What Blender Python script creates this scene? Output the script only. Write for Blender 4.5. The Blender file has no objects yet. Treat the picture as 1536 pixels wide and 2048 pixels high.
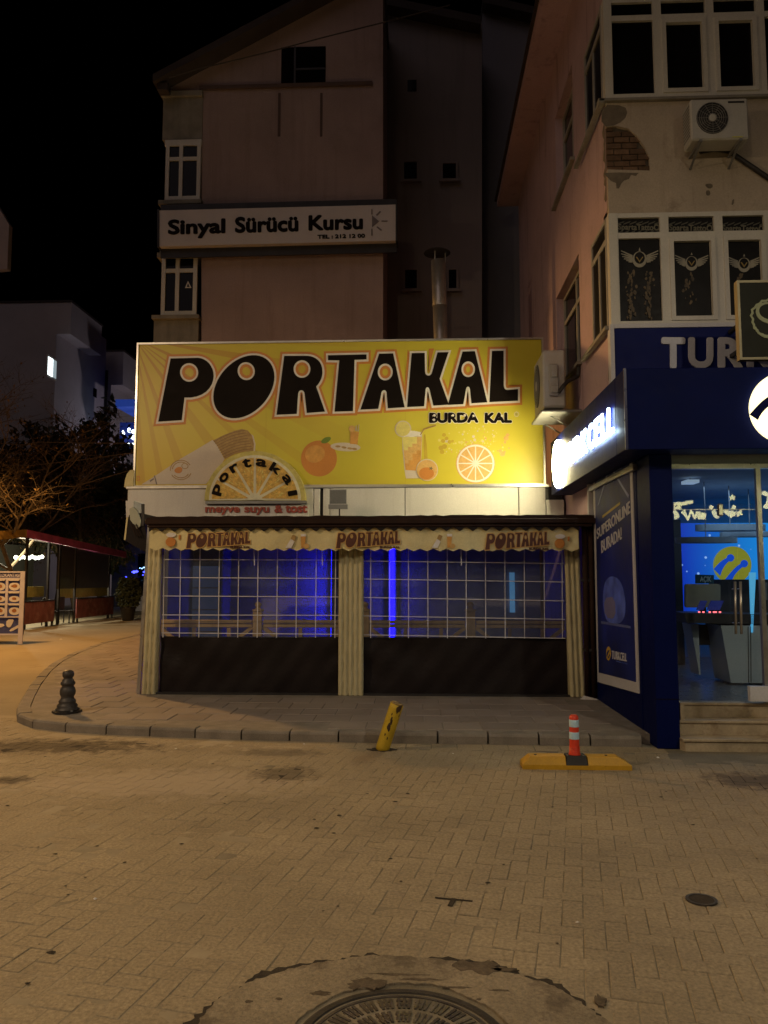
import bpy, bmesh, math, random
from mathutils import Vector, Matrix, Euler
from mathutils.geometry import tessellate_polygon
R = random.Random(7)
S = bpy.context.scene
COL = S.collection
rad = math.radians

# ------------------------------------------------------------------ camera
H, YAW, PITCH, F = 1.65, 2.5, 4.88, 1536.0
cam = bpy.data.cameras.new('camera'); cam.sensor_fit = 'VERTICAL'; cam.sensor_height = 36; cam.lens = 27
cam.clip_start = 0.05; cam.clip_end = 2000
camo = bpy.data.objects.new('camera', cam); COL.objects.link(camo)
camo.location = (0, 0, H); camo.rotation_euler = (rad(90 + PITCH), 0, rad(YAW))
S.camera = camo
RM = Euler((rad(90 + PITCH), 0, rad(YAW))).to_matrix()

# ------------------------------------------------------------------ sky, lamps, exposure
w = bpy.data.worlds.new('World'); S.world = w; w.use_nodes = True
nt = w.node_tree; bg = nt.nodes['Background']
sk = nt.nodes.new('ShaderNodeTexSky'); sk.sky_type = 'NISHITA'; sk.sun_disc = False
sk.sun_elevation = rad(-7); sk.sun_rotation = rad(200)
nt.links.new(sk.outputs[0], bg.inputs[0]); bg.inputs[1].default_value = 0.1

def lamp(name, loc, col, power, size=0.15, target=None, cone=160, blend=0.6):
    l = bpy.data.lights.new(name, 'SPOT' if target else 'POINT'); l.energy = power; l.color = col; l.shadow_soft_size = size
    o = bpy.data.objects.new(name, l); COL.objects.link(o); o.location = loc
    if target:
        l.spot_size = rad(cone); l.spot_blend = blend
        o.rotation_euler = (Vector(target) - Vector(loc)).to_track_quat('-Z', 'Y').to_euler()
    return o
# street lamps: sodium lamp down the side street, sodium-ish lamp on the left kerb, pale lamp behind the camera on the right
lamp('street_lamp_light', (-10.6, 16.2, 7.2), (1.0, 0.52, 0.15), 2700, 0.15, (-9.6, 15, 0), 165, 0.3)
lamp('street_lamp_light', (-7.6, 4.2, 6.4), (1.0, 0.71, 0.41), 900, 0.12, (-4.2, 6.5, 0.5), 160, 0.9)
lamp('street_lamp_light', (5.5, -1.5, 7.5), (1.0, 0.86, 0.66), 800, 0.15, (3.4, 3.6, 0), 118, 1.0)
lamp('street_lamp_light', (-2.6, -3.5, 7.5), (1.0, 0.75, 0.43), 400, 0.15, (-1, 3.5, 0), 140, 0.95)
lamp('side_street_light', (-14.0, 50.0, 7.0), (1.0, 0.86, 0.92), 360, 0.2)
town_glow = bpy.data.lights.new('town_glow_fill', 'SUN'); town_glow.energy = 0.11; town_glow.color = (1.0, 0.80, 0.82); town_glow.angle = rad(40)  # soft fill added for the glow of the town on the upper walls
mo = bpy.data.objects.new('town_glow_fill', town_glow); COL.objects.link(mo); mo.rotation_euler = (rad(55), 0, rad(-25))
S.view_settings.view_transform = 'Standard'; S.view_settings.look = 'None'
S.view_settings.exposure = 0; S.view_settings.gamma = 1; S.view_settings.use_curve_mapping = False
S.cycles.use_denoising = True
S.cycles.max_bounces = 8; S.cycles.diffuse_bounces = 3; S.cycles.transparent_max_bounces = 16
S.cycles.sample_clamp_indirect = 3; S.cycles.caustics_reflective = False; S.cycles.caustics_refractive = False

# ------------------------------------------------------------------ helpers
def ray(px, py):
    return RM @ Vector(((px - 768) / F, (1024 - py) / F, -1))
O = Vector((0, 0, H))
def on_y(px, py, Y): d = ray(px, py); return O + d * (Y / d.y)
def on_x(px, py, X): d = ray(px, py); return O + d * (X / d.x)
def on_z(px, py, Z): d = ray(px, py); return O + d * ((Z - H) / d.z)
def proj(p):
    q = RM.transposed() @ (Vector(p) - O)
    if q.z > -0.05: return None
    return (768 + F * q.x / -q.z, 1024 - F * q.y / -q.z)
OFF = {}
def base_of(o): return OFF.get(o.name, Vector((0, 0, 0))) if o else Vector((0, 0, 0))

class MB:
    def __init__(s): s.v = []; s.f = []
    def add(s, vs, fs):
        n = len(s.v); s.v += [tuple(p) for p in vs]; s.f += [tuple(i + n for i in f) for f in fs]; return s
    def box(s, x0, x1, y0, y1, z0, z1):
        vs = [(x, y, z) for z in (z0, z1) for y in (y0, y1) for x in (x0, x1)]
        return s.add(vs, [(0, 2, 3, 1), (4, 5, 7, 6), (0, 1, 5, 4), (2, 6, 7, 3), (0, 4, 6, 2), (1, 3, 7, 5)])
    def hull(s, pts):
        bm = bmesh.new()
        for p in pts: bm.verts.new(p)
        r = bmesh.ops.convex_hull(bm, input=bm.verts)
        bmesh.ops.delete(bm, geom=list({e for e in r['geom_interior'] + r['geom_unused'] if isinstance(e, bmesh.types.BMVert)}), context='VERTS')
        bm.verts.index_update()
        s.add([v.co[:] for v in bm.verts], [[v.index for v in f.verts] for f in bm.faces]); bm.free(); return s
    def cbox(s, x0, x1, y0, y1, z0, z1, c=0.01):
        pts = []
        for x, sx in ((x0, 1), (x1, -1)):
            for y, sy in ((y0, 1), (y1, -1)):
                for z, sz in ((z0, 1), (z1, -1)):
                    pts += [(x + sx * c, y + sy * c, z), (x + sx * c, y, z + sz * c), (x, y + sy * c, z + sz * c)]
        return s.hull(pts)
    def bar(s, a, b, wd, dp=None, up=(0, 0, 1)):
        a, b = Vector(a), Vector(b); d = (b - a).normalized(); u = Vector(up)
        if abs(d.dot(u)) > 0.95: u = Vector((0, 1, 0))
        r = d.cross(u).normalized() * wd / 2; t = r.cross(d).normalized() * (dp or wd) / 2
        vs = [p + i * r + j * t for p in (a, b) for i, j in ((-1, -1), (1, -1), (1, 1), (-1, 1))]
        return s.add(vs, [(0, 3, 2, 1), (4, 5, 6, 7), (0, 1, 5, 4), (1, 2, 6, 5), (2, 3, 7, 6), (3, 0, 4, 7)])
    def tube(s, pts, r, n=8, cap=True):
        pts = [Vector(p) for p in pts]; rs = r if isinstance(r, (list, tuple)) else [r] * len(pts); rings = []
        ref = None
        for i, p in enumerate(pts):
            d = (pts[min(i + 1, len(pts) - 1)] - pts[max(i - 1, 0)]).normalized()
            if ref is None: ref = Vector((0, 0, 1)) if abs(d.z) < 0.9 else Vector((1, 0, 0))
            u = d.cross(ref).normalized(); v = d.cross(u).normalized(); ref = u.cross(d).normalized() if u.length else ref
            rings.append([p + (u * math.cos(2 * math.pi * k / n) + v * math.sin(2 * math.pi * k / n)) * rs[i] for k in range(n)])
        vs = [q for g in rings for q in g]; fs = []
        for i in range(len(pts) - 1):
            for k in range(n): fs.append((i * n + k, i * n + (k + 1) % n, (i + 1) * n + (k + 1) % n, (i + 1) * n + k))
        if cap: fs += [tuple(range(n - 1, -1, -1)), tuple(range((len(pts) - 1) * n, len(pts) * n))]
        return s.add(vs, fs)
    def lathe(s, prof, c, n=24, axis=None):
        m = Matrix.Identity(3) if axis is None else Vector((0, 0, 1)).rotation_difference(Vector(axis)).to_matrix()
        c = Vector(c); vs = []; fs = []
        for r, z in prof: vs += [c + m @ Vector((r * math.cos(2 * math.pi * k / n), r * math.sin(2 * math.pi * k / n), z)) for k in range(n)]
        for i in range(len(prof) - 1):
            for k in range(n): fs.append((i * n + k, i * n + (k + 1) % n, (i + 1) * n + (k + 1) % n, (i + 1) * n + k))
        fs += [tuple(range(n - 1, -1, -1)), tuple(range((len(prof) - 1) * n, len(prof) * n))]
        return s.add(vs, fs)
    def solid(s, v2, f2, fn):
        """v2/f2: flat 2D mesh; fn(u, v, 0|1) -> front / back world point"""
        n = len(v2); vs = [fn(u, v, 0) for u, v in v2] + [fn(u, v, 1) for u, v in v2]
        cnt = {}
        for f in f2:
            for i in range(len(f)):
                a, b = f[i], f[(i + 1) % len(f)]; cnt.setdefault((min(a, b), max(a, b)), []).append((a, b))
        fs = [tuple(f) for f in f2] + [tuple(i + n for i in reversed(f)) for f in f2]
        for k, l in cnt.items():
            if len(l) == 1: a, b = l[0]; fs.append((b, a, a + n, b + n))
        return s.add(vs, fs)
    def build(s, name, m, parent=None, smooth=False):
        off = base_of(parent)
        me = bpy.data.meshes.new(name)
        me.from_pydata([(p[0] - off.x, p[1] - off.y, p[2] - off.z) for p in s.v], [], s.f); me.validate()
        bm = bmesh.new(); bm.from_mesh(me); bmesh.ops.recalc_face_normals(bm, faces=bm.faces); bm.to_mesh(me); bm.free()
        if smooth:
            for p in me.polygons: p.use_smooth = True
        me.materials.append(m)
        o = bpy.data.objects.new(name, me); COL.objects.link(o)
        if parent: o.parent = parent; OFF[o.name] = off
        return o

def tag(o, label, cat, group=None, kind=None):
    o['label'] = label
    if cat: o['category'] = cat
    if group: o['group'] = group
    if kind: o['kind'] = kind
    return o
def thing(name, label, cat, loc=(0, 0, 0), group=None):
    o = bpy.data.objects.new(name, None); COL.objects.link(o); o.location = loc; o.empty_display_size = 0.2
    OFF[o.name] = Vector(loc); return tag(o, label, cat, group)
def poly2(loops):
    """2D polygon with holes -> (verts, tris)"""
    L = [[Vector((x, y, 0)) for x, y in lp] for lp in loops]
    return [(p.x, p.y) for lp in L for p in lp], [tuple(t) for t in tessellate_polygon(L)]
def ell(cx, cy, rx, ry, n=24, a0=0, a1=360, tilt=0):
    full = abs(a1 - a0) >= 360; m = n if full else n + 1; out = []
    for k in range(m):
        t = rad(a0 + (a1 - a0) * k / n); x, y = rx * math.cos(t), ry * math.sin(t); c, s_ = math.cos(rad(tilt)), math.sin(rad(tilt))
        out.append((cx + x * c - y * s_, cy + x * s_ + y * c))
    return out
def offset_loop(lp, d):
    n = len(lp); A = sum(lp[i][0] * lp[(i + 1) % n][1] - lp[(i + 1) % n][0] * lp[i][1] for i in range(n))
    sg = 1 if A > 0 else -1; out = []
    for i in range(n):
        p0, p1, p2 = Vector(lp[i - 1]), Vector(lp[i]), Vector(lp[(i + 1) % n])
        a, b = (p1 - p0), (p2 - p1)
        if a.length < 1e-6 or b.length < 1e-6: out.append(lp[i]); continue
        a.normalize(); b.normalize()
        na, nb = Vector((a.y, -a.x)) * sg, Vector((b.y, -b.x)) * sg
        m = na + nb
        if m.length < 1e-3: m = na
        m.normalize(); k = min(1 / max(m.dot(na), 0.35), 1.9)
        q = p1 + m * d * k; out.append((q.x, q.y))
    return out
def yplane(Y, d=0.004):      # flat print on a plane Y = const, 2D coordinates are photo pixels, d = how far it stands proud
    return lambda u, v, k: on_y(u, v, Y) + Vector((0, -d if k == 0 else 0, 0))
_tc = {}
def text_geo(body, shear=0.0, space=1.0):
    key = (body, shear, space)
    if key in _tc: return _tc[key]
    cu = bpy.data.curves.new('t', 'FONT'); cu.body = body; cu.shear = shear; cu.space_character = space; cu.resolution_u = 4
    ob = bpy.data.objects.new('t', cu); COL.objects.link(ob); dg = bpy.context.evaluated_depsgraph_get()
    me = bpy.data.meshes.new_from_object(ob.evaluated_get(dg)); vs = [(v.co.x, v.co.y) for v in me.vertices]; fs = [tuple(p.vertices) for p in me.polygons]
    bpy.data.objects.remove(ob); bpy.data.curves.remove(cu); bpy.data.meshes.remove(me)
    xs = [p[0] for p in vs]; ys = [p[1] for p in vs]; x0, x1, y0, y1 = min(xs), max(xs), min(ys), max(ys)
    _tc[key] = ([((x - x0) / (x1 - x0), (y - y0) / (y1 - y0)) for x, y in vs], fs, x1 - x0, y1 - y0); return _tc[key]
def quadmap(tl, tr, bl, br):
    tl, tr, bl, br = map(Vector, (tl, tr, bl, br))
    return lambda u, v: (bl * (1 - u) + br * u) * (1 - v) + (tl * (1 - u) + tr * u) * v
def text_add(mb, body, fn, bold=0.0, **k):
    """lettering as solid strokes; bold = stroke widening in em, made of shifted passes each a hair prouder than the last"""
    v, f, W_, H_ = text_geo(body, **k); n = 0 if bold <= 0 else 8
    for i in range(n + 1):
        a = 6.2832 * i / max(n, 1); du, dv = (bold * math.cos(a) / W_, bold * math.sin(a) / H_) if i < n else (0, 0)
        su, sv = 1 - 2 * bold / W_, 1 - 2 * bold / H_
        def g(u, q, kk, du=du, dv=dv, i=i):
            u, q = .5 + (u - .5) * su + du, .5 + (q - .5) * sv + dv; a_ = fn(u, q, kk)
            if kk == 0 and n: b_ = fn(u, q, 1); d = (a_ - b_); a_ = a_ + d.normalized() * .0003 * i
            return a_
        mb.solid(v, f, g)
    return mb
def text_y(mb, body, Y, tl, tr, bl, br, d=0.004, **k):
    q = quadmap(tl, tr, bl, br); p = yplane(Y, d)
    return text_add(mb, body, lambda u, v, kk: p(*q(u, v), kk), **k)

# ------------------------------------------------------------------ materials
def nn(t, ty, **kw):
    n = t.nodes.new(ty)
    for k, v in kw.items(): setattr(n, k, v)
    return n
def ramp(t, src, p0, p1, c0=(0, 0, 0, 1), c1=(1, 1, 1, 1)):
    r = nn(t, 'ShaderNodeValToRGB'); r.color_ramp.elements[0].position = p0; r.color_ramp.elements[1].position = p1
    r.color_ramp.elements[0].color = c0; r.color_ramp.elements[1].color = c1; t.links.new(src, r.inputs[0]); return r.outputs[0]
def mixc(t, fac, a, b, mode='MIX'):
    m = nn(t, 'ShaderNodeMix', data_type='RGBA', blend_type=mode)
    for s_, v in ((m.inputs[0], fac), (m.inputs[6], a), (m.inputs[7], b)):
        if isinstance(v, (int, float)): s_.default_value = v
        elif isinstance(v, tuple): s_.default_value = v if len(v) == 4 else v + (1,)
        else: t.links.new(v, s_)
    return m.outputs[2]
def noise(t, vec, scale, detail=4, rough=0.6):
    n = nn(t, 'ShaderNodeTexNoise'); n.inputs['Scale'].default_value = scale; n.inputs['Detail'].default_value = detail
    n.inputs['Roughness'].default_value = rough; t.links.new(vec, n.inputs['Vector']); return n.outputs['Fac']
def scaled(t, vec, s):
    m = nn(t, 'ShaderNodeMapping'); m.inputs['Scale'].default_value = s; t.links.new(vec, m.inputs['Vector']); return m.outputs[0]
def M(name, col, rough=0.7, metal=0.0, var=0.12, vs=2.5, grain=0.08, gs=60, bump=0.0, bs=60, streak=None, stain=None, rand=0.0, spec=0.4, emis=None, es=0.0, spots=None, coat=0):
    m = bpy.data.materials.new(name); m.use_nodes = True; t = m.node_tree; b = t.nodes['Principled BSDF']
    pos = nn(t, 'ShaderNodeNewGeometry').outputs['Position']
    c = tuple(col) + (1,)
    f = ramp(t, noise(t, pos, vs), 0.3, 0.7)
    cc = mixc(t, f, tuple(x * (1 - var) for x in col) + (1,), tuple(min(x * (1 + var), 1) for x in col) + (1,))
    if grain:
        g = ramp(t, noise(t, pos, gs, 3), 0.25, 0.75, (1 - grain,) * 3 + (1,), (1 + grain,) * 3 + (1,)); cc = mixc(t, 1.0, cc, g, 'MULTIPLY')
    if stain:                         # (colour, scale, lo, hi, amount)
        sc, ss, lo, hi, am = stain; fm = ramp(t, noise(t, pos, ss, 7, 0.7), lo, hi, (0, 0, 0, 1), (am,) * 3 + (1,)); cc = mixc(t, fm, cc, sc)
    if streak:                        # rain streaks: (colour, lo, hi, amount)
        sc, lo, hi, am = streak; fm = ramp(t, noise(t, scaled(t, pos, (5, 5, 0.35)), 1.0, 6, 0.65), lo, hi, (0, 0, 0, 1), (am,) * 3 + (1,)); cc = mixc(t, fm, cc, sc)
    if spots:                         # stains with a place of their own: (x, y, rx, ry, colour, amount, noise scale)
        for x, y, rx, ry, sc, am, ns in spots:
            mp = nn(t, 'ShaderNodeMapping'); mp.vector_type = 'POINT'; mp.inputs['Location'].default_value = (-x / rx, -y / ry, 0); mp.inputs['Scale'].default_value = (1 / rx, 1 / ry, 0)
            t.links.new(pos, mp.inputs['Vector']); ln = nn(t, 'ShaderNodeVectorMath', operation='LENGTH'); t.links.new(mp.outputs[0], ln.inputs[0])
            ns_ = noise(t, pos, ns, 6, 0.7); ad = nn(t, 'ShaderNodeMath', operation='MULTIPLY_ADD'); t.links.new(ns_, ad.inputs[0]); ad.inputs[1].default_value = 2.2; t.links.new(ln.outputs['Value'], ad.inputs[2])
            dv = nn(t, 'ShaderNodeMath', operation='DIVIDE'); t.links.new(ad.outputs[0], dv.inputs[0]); dv.inputs[1].default_value = 3.6
            fm = ramp(t, dv.outputs[0], 0.42, 0.56, (am,) * 3 + (1,), (0, 0, 0, 1)); cc = mixc(t, fm, cc, sc)
    if rand:
        oi = nn(t, 'ShaderNodeObjectInfo'); rr = ramp(t, oi.outputs['Random'], 0, 1, (1 - rand,) * 3 + (1,), (1 + rand,) * 3 + (1,)); cc = mixc(t, 1.0, cc, rr, 'MULTIPLY')
    t.links.new(cc, b.inputs['Base Color']); b.inputs['Metallic'].default_value = metal; b.inputs['Specular IOR Level'].default_value = spec
    rf = ramp(t, noise(t, pos, vs * 4), 0.2, 0.8, (max(rough - 0.08, 0.02),) * 3 + (1,), (min(rough + 0.08, 1),) * 3 + (1,)); t.links.new(rf, b.inputs['Roughness'])
    if coat: b.inputs['Coat Weight'].default_value = coat
    if bump:
        bn = nn(t, 'ShaderNodeBump'); bn.inputs['Strength'].default_value = bump; bn.inputs['Distance'].default_value = 0.02
        t.links.new(noise(t, pos, bs, 5), bn.inputs['Height']); t.links.new(bn.outputs[0], b.inputs['Normal'])
    if emis: b.inputs['Emission Color'].default_value = tuple(emis) + (1,); b.inputs['Emission Strength'].default_value = es
    return m
def glassy(name, tint=(0.9, 0.95, 1), fac=0.08, rough=0.02, haze=0.0, hazecol=(0.5, 0.5, 0.5)):
    m = bpy.data.materials.new(name); m.use_nodes = True; t = m.node_tree; out = t.nodes['Material Output']; t.nodes.remove(t.nodes['Principled BSDF'])
    tr = nn(t, 'ShaderNodeBsdfTransparent'); tr.inputs[0].default_value = tint + (1,)
    gl = nn(t, 'ShaderNodeBsdfGlossy'); gl.inputs['Roughness'].default_value = rough; gl.inputs[0].default_value = (1, 1, 1, 1)
    lw = nn(t, 'ShaderNodeFresnel'); lw.inputs[0].default_value = 1.5
    mu = nn(t, 'ShaderNodeMath', operation='MULTIPLY'); mu.inputs[1].default_value = fac / 0.04; t.links.new(lw.outputs[0], mu.inputs[0]); mu.use_clamp = True
    mx = nn(t, 'ShaderNodeMixShader'); t.links.new(mu.outputs[0], mx.inputs[0]); t.links.new(tr.outputs[0], mx.inputs[1]); t.links.new(gl.outputs[0], mx.inputs[2]); last = mx
    if haze:
        df = nn(t, 'ShaderNodeBsdfDiffuse'); df.inputs[0].default_value = hazecol + (1,)
        pos = nn(t, 'ShaderNodeNewGeometry').outputs['Position']; hz = ramp(t, noise(t, scaled(t, pos, (3, 3, 0.7)), 1.2, 5), 0.3, 0.8, (haze * 0.4,) * 3 + (1,), (haze,) * 3 + (1,))
        m2 = nn(t, 'ShaderNodeMixShader'); t.links.new(hz, m2.inputs[0]); t.links.new(mx.outputs[0], m2.inputs[1]); t.links.new(df.outputs[0], m2.inputs[2]); last = m2
    t.links.new(last.outputs[0], out.inputs[0]); return m
def glow(name, col, s):
    m = bpy.data.materials.new(name); m.use_nodes = True; b = m.node_tree.nodes['Principled BSDF']
    b.inputs['Base Color'].default_value = tuple(min(c, 0.8) for c in col) + (1,); b.inputs['Emission Color'].default_value = tuple(col) + (1,); b.inputs['Emission Strength'].default_value = s
    return m

KH = 0.10                       # pavement height
def gz(px, py): p = on_z(px, py, 0); return p.x, p.y
_a = gz(90, 1492); _b = gz(570, 1548); _c = gz(330, 1565); _d = gz(560, 1505); _e = gz(1500, 1560); _f = gz(20, 1560)
DK = (0.05, 0.037, 0.028); LT = (0.46, 0.37, 0.27); DUST = (0.42, 0.345, 0.235)
SPOTS = [(_c[0], _c[1], 1.5, 0.6, LT, 0.7, 5.0), (_a[0], _a[1], 1.5, 0.42, DK, 0.85, 6.0), (_b[0], _b[1], 0.36, 0.34, DK, 0.6, 9.0),
         (_d[0], _d[1], 0.6, 0.22, DK, 0.45, 8.0), (_e[0], _e[1], 0.5, 0.35, DK, 0.7, 6.0), (_f[0], _f[1], 0.3, 0.16, DK, 0.8, 6.0)]
m_paver = M('paver_concrete', (0.345, 0.278, 0.182), 0.72, var=0.2, vs=0.8, grain=0.34, gs=55, bump=0.5, bs=70, rand=0.05, stain=((0.20, 0.16, 0.11), 2.6, 0.52, 0.74, 0.5), spots=SPOTS)
m_joint = M('joint_sand', (0.215, 0.185, 0.13), 0.95, var=0.35, vs=1.3, grain=0.25, gs=130, stain=((0.42, 0.36, 0.28), 1.1, 0.54, 0.66, 0.8), spots=[(-5.5, 5.0, 6.6, 11.0, DUST, .97, .6)] + SPOTS)
m_road = M('road_dusty', (0.34, 0.28, 0.185), 0.85, var=0.15, vs=0.6, grain=0.2, gs=90, bump=0.25, bs=80, stain=((0.10, 0.08, 0.06), 1.2, 0.55, 0.8, 0.5))
m_slab = M('pavement_slab', (0.27, 0.225, 0.19), 0.62, var=0.14, vs=1.3, grain=0.16, gs=120, bump=0.2, bs=120, rand=0.1, stain=((0.13, 0.11, 0.095), 2.2, 0.52, 0.75, 0.5))
m_kerb = M('kerb_stone', (0.24, 0.21, 0.175), 0.75, var=0.2, vs=5, grain=0.2, gs=110, bump=0.35, bs=90, rand=0.08, stain=((0.10, 0.085, 0.07), 4, 0.5, 0.75, 0.4))
m_dirt = M('dark_dirt', (0.045, 0.035, 0.026), 0.95, var=0.4, vs=12, grain=0.3, gs=120, bump=0.5, bs=80)
m_patch = M('concrete_patch', (0.31, 0.255, 0.175), 0.8, var=0.22, vs=2.5, grain=0.3, gs=70, bump=0.7, bs=60, stain=((0.12, 0.09, 0.065), 4.5, 0.53, 0.64, 0.75))
m_worn = M('worn_dark_concrete', (0.13, 0.10, 0.068), 0.9, var=0.35, vs=14, grain=0.3, gs=70, bump=0.6, bs=70)
m_iron = M('cast_iron', (0.085, 0.075, 0.068), 0.55, 0.6, var=0.35, vs=14, grain=0.2, gs=90, bump=0.4, bs=120, stain=((0.22, 0.17, 0.11), 9, 0.52, 0.7, 0.6))
m_iron2 = M('ring_iron', (0.05, 0.043, 0.036), 0.65, 0.3, var=0.35, vs=14, bump=0.4, bs=120)
m_iron_pol = M('worn_iron', (0.17, 0.15, 0.125), 0.45, 0.7, var=0.3, vs=14)
m_pink = M('pink_plaster', (0.37, 0.275, 0.26), 0.9, var=0.14, vs=0.8, grain=0.1, gs=40, bump=0.3, bs=30, streak=((0.22, 0.15, 0.135), 0.52, 0.78, 0.55), stain=((0.25, 0.18, 0.165), 1.1, .55, .75, .5))
m_grey = M('grey_render', (0.22, 0.19, 0.19), 0.9, var=0.1, vs=0.5, bump=0.15, streak=((0.12, 0.1, 0.1), 0.5, 0.8, 0.5))
m_grey2 = M('blue_grey_render', (0.22, 0.21, 0.235), 0.9, var=0.1, vs=0.5, bump=0.15)
m_bay = M('bay_grey', (0.27, 0.25, 0.21), 0.9, var=0.2, vs=3, streak=((0.14, 0.13, 0.11), 0.45, 0.75, 0.6))
m_side = M('salmon_plaster', (0.52, 0.37, 0.41), 0.88, var=0.1, vs=1.0, grain=0.1, gs=50, bump=0.25, bs=40, streak=((0.22, 0.14, 0.13), 0.56, 0.72, 0.65), stain=((0.28, 0.2, 0.17), 1.7, 0.55, 0.75, 0.5))
m_front = M('ochre_plaster', (0.46, 0.385, 0.30), 0.88, var=0.12, vs=1.4, grain=0.1, gs=50, bump=0.25, bs=40, streak=((0.22, 0.16, 0.11), 0.54, 0.76, 0.6), stain=((0.2, 0.15, 0.1), 2.1, 0.58, 0.72, 0.6))
m_bare = M('bare_render', (0.17, 0.14, 0.105), 0.95, var=0.3, vs=7, bump=0.5, bs=50)
m_brick = M('old_brick', (0.15, 0.09, 0.055), 0.95, var=0.3, vs=9, bump=0.4, rand=0.25)
m_mortar = M('mortar', (0.10, 0.08, 0.06), 0.95, var=0.3, vs=9, bump=0.4)
m_pvc = M('white_pvc', (0.62, 0.60, 0.54), 0.42, var=0.06, streak=((0.40, 0.37, 0.31), 0.55, 0.8, 0.5))
m_pvc_d = M('dirty_pvc', (0.34, 0.33, 0.31), 0.5, var=0.15)
m_pane = M('dark_glass', (0.006, 0.006, 0.007), 0.06, var=0.0, grain=0, spec=0.12)
m_roof = M('roof_tile_dark', (0.05, 0.038, 0.035), 0.85, var=0.2)
m_wood = M('dark_wood', (0.030, 0.015, 0.010), 0.7, spec=0.15, var=0.25, vs=6, streak=((0.02, 0.012, 0.01), 0.4, 0.7, 0.7))
m_clad = M('white_cladding', (0.60, 0.58, 0.55), 0.5, var=0.05, vs=1.5, streak=((0.38, 0.35, 0.30), 0.55, 0.8, 0.5))
m_cream = M('cream_cloth', (0.56, 0.50, 0.30), 0.85, var=0.10, vs=4, bump=0.25, bs=30, streak=((0.36, 0.31, 0.18), 0.52, 0.8, 0.6))
m_val = M('valance_cloth', (0.66, 0.57, 0.30), 0.85, var=0.08, vs=4, bump=0.15, bs=25, streak=((0.45, 0.38, 0.2), 0.55, 0.8, 0.45))
m_valp = M('pale_cloth', (0.42, 0.43, 0.34), 0.9, var=0.12)
m_tarp = M('black_brown_tarp', (0.013, 0.009, 0.009), 0.6, spec=0.2, var=0.25, vs=3, bump=0.25, bs=18)
m_vinyl = glassy('clear_vinyl', (0.86, 0.88, 0.94), 0.035, 0.14, 0.17, (0.32, 0.40, 0.62))  # vinyl haze; its blue is painted in for reflections of the night street
m_strap = M('white_strap', (0.60, 0.59, 0.62), 0.6, var=0.15, vs=8)
m_rail = M('pine_rail', (0.50, 0.34, 0.15), 0.6, var=0.15, vs=8, streak=((0.3, 0.19, 0.08), 0.5, 0.7, 0.5))
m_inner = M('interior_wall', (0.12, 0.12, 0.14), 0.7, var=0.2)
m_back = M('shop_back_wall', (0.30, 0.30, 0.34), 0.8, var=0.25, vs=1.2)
m_alu = M('aluminium', (0.55, 0.54, 0.52), 0.32, 0.9, var=0.1)
m_steel = M('stainless', (0.50, 0.46, 0.40), 0.36, 0.75, var=0.12, vs=5)
m_dmetal = M('dark_metal', (0.045, 0.042, 0.042), 0.5, 0.5, var=0.2)
m_gmetal = M('grey_metal', (0.22, 0.22, 0.22), 0.5, 0.3, var=0.15)
m_ac = M('ac_plastic', (0.46, 0.45, 0.42), 0.5, var=0.08, streak=((0.36, 0.32, 0.26), 0.55, 0.8, 0.55))
m_black = M('black_print', (0.009, 0.006, 0.005), 0.6, var=0.2, spec=0.08)
m_brown = M('brown_print', (0.10, 0.035, 0.022), 0.7, var=0.15)
m_white = M('white_print', (0.72, 0.68, 0.63), 0.45, var=0.04)
m_orange = M('orange_print', (0.56, 0.22, 0.045), 0.45, var=0.06)
m_peach = M('peach_print', (0.62, 0.38, 0.13), 0.45, var=0.12, vs=18)
m_lemon = M('lemon_print', (0.66, 0.58, 0.18), 0.45, var=0.1, vs=12)
m_juice = M('juice_print', (0.60, 0.30, 0.07), 0.45, var=0.2, vs=6)
m_ochre = M('ochre_print', (0.50, 0.36, 0.04), 0.45, var=0.1)
m_bread = M('bread_print', (0.38, 0.24, 0.085), 0.45, var=0.2, vs=14)
m_breadd = M('bread_stripe_print', (0.24, 0.14, 0.05), 0.45)
m_paper = M('paper_print', (0.58, 0.50, 0.42), 0.45, var=0.05)
m_red = M('red_letter', (0.30, 0.055, 0.035), 0.5)
m_grayp = M('grey_print', (0.20, 0.17, 0.17), 0.5)
m_navy = M('navy_panel', (0.003, 0.007, 0.066), 0.5, var=0.1, spec=0.05)
m_navy2 = M('navy_banner', (0.006, 0.012, 0.11), 0.6, var=0.1, spec=.15)
m_nvw = M('banner_white', (0.60, 0.60, 0.64), 0.55, var=0.05)
m_yelb = M('bollard_yellow', (0.58, 0.40, 0.03), 0.5, var=0.15, vs=9, bump=0.25, bs=25, stain=((0.06, 0.035, 0.02), 9, 0.58, 0.66, 0.85))
m_rubb = M('yellow_rubber', (0.55, 0.31, 0.02), 0.55, var=0.12, vs=8, stain=((0.15, 0.08, 0.02), 14, 0.66, 0.72, 0.8))
m_blk = M('black_rubber', (0.02, 0.018, 0.017), 0.6)
m_or = M('orange_plastic', (0.74, 0.065, 0.03), 0.4, var=0.08, bump=0.05)
m_refl = M('reflective_tape', (0.52, 0.76, 0.95), 0.35, var=0.06, vs=20)
m_marb = M('travertine', (0.42, 0.34, 0.23), 0.45, var=0.2, vs=4, grain=0.12, gs=40, bump=0.1, stain=((0.18, 0.11, 0.06), 6, 0.52, 0.68, 0.7))
m_let = glow('lit_letter_white', (0.74, 0.90, 1.0), 9.0)
m_disc = glow('lit_disc_warm', (1.0, 0.86, 0.46), 68.0); m_disc2 = glow('lit_logo_warm', (1.0, 0.86, 0.46), 2.0)
m_glass = glassy('shop_glass', (0.93, 0.97, 0.98), 0.05, 0.01)
m_leaf = M('leaf_dark', (0.045, 0.055, 0.025), 0.7, var=0.4, vs=2)
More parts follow.
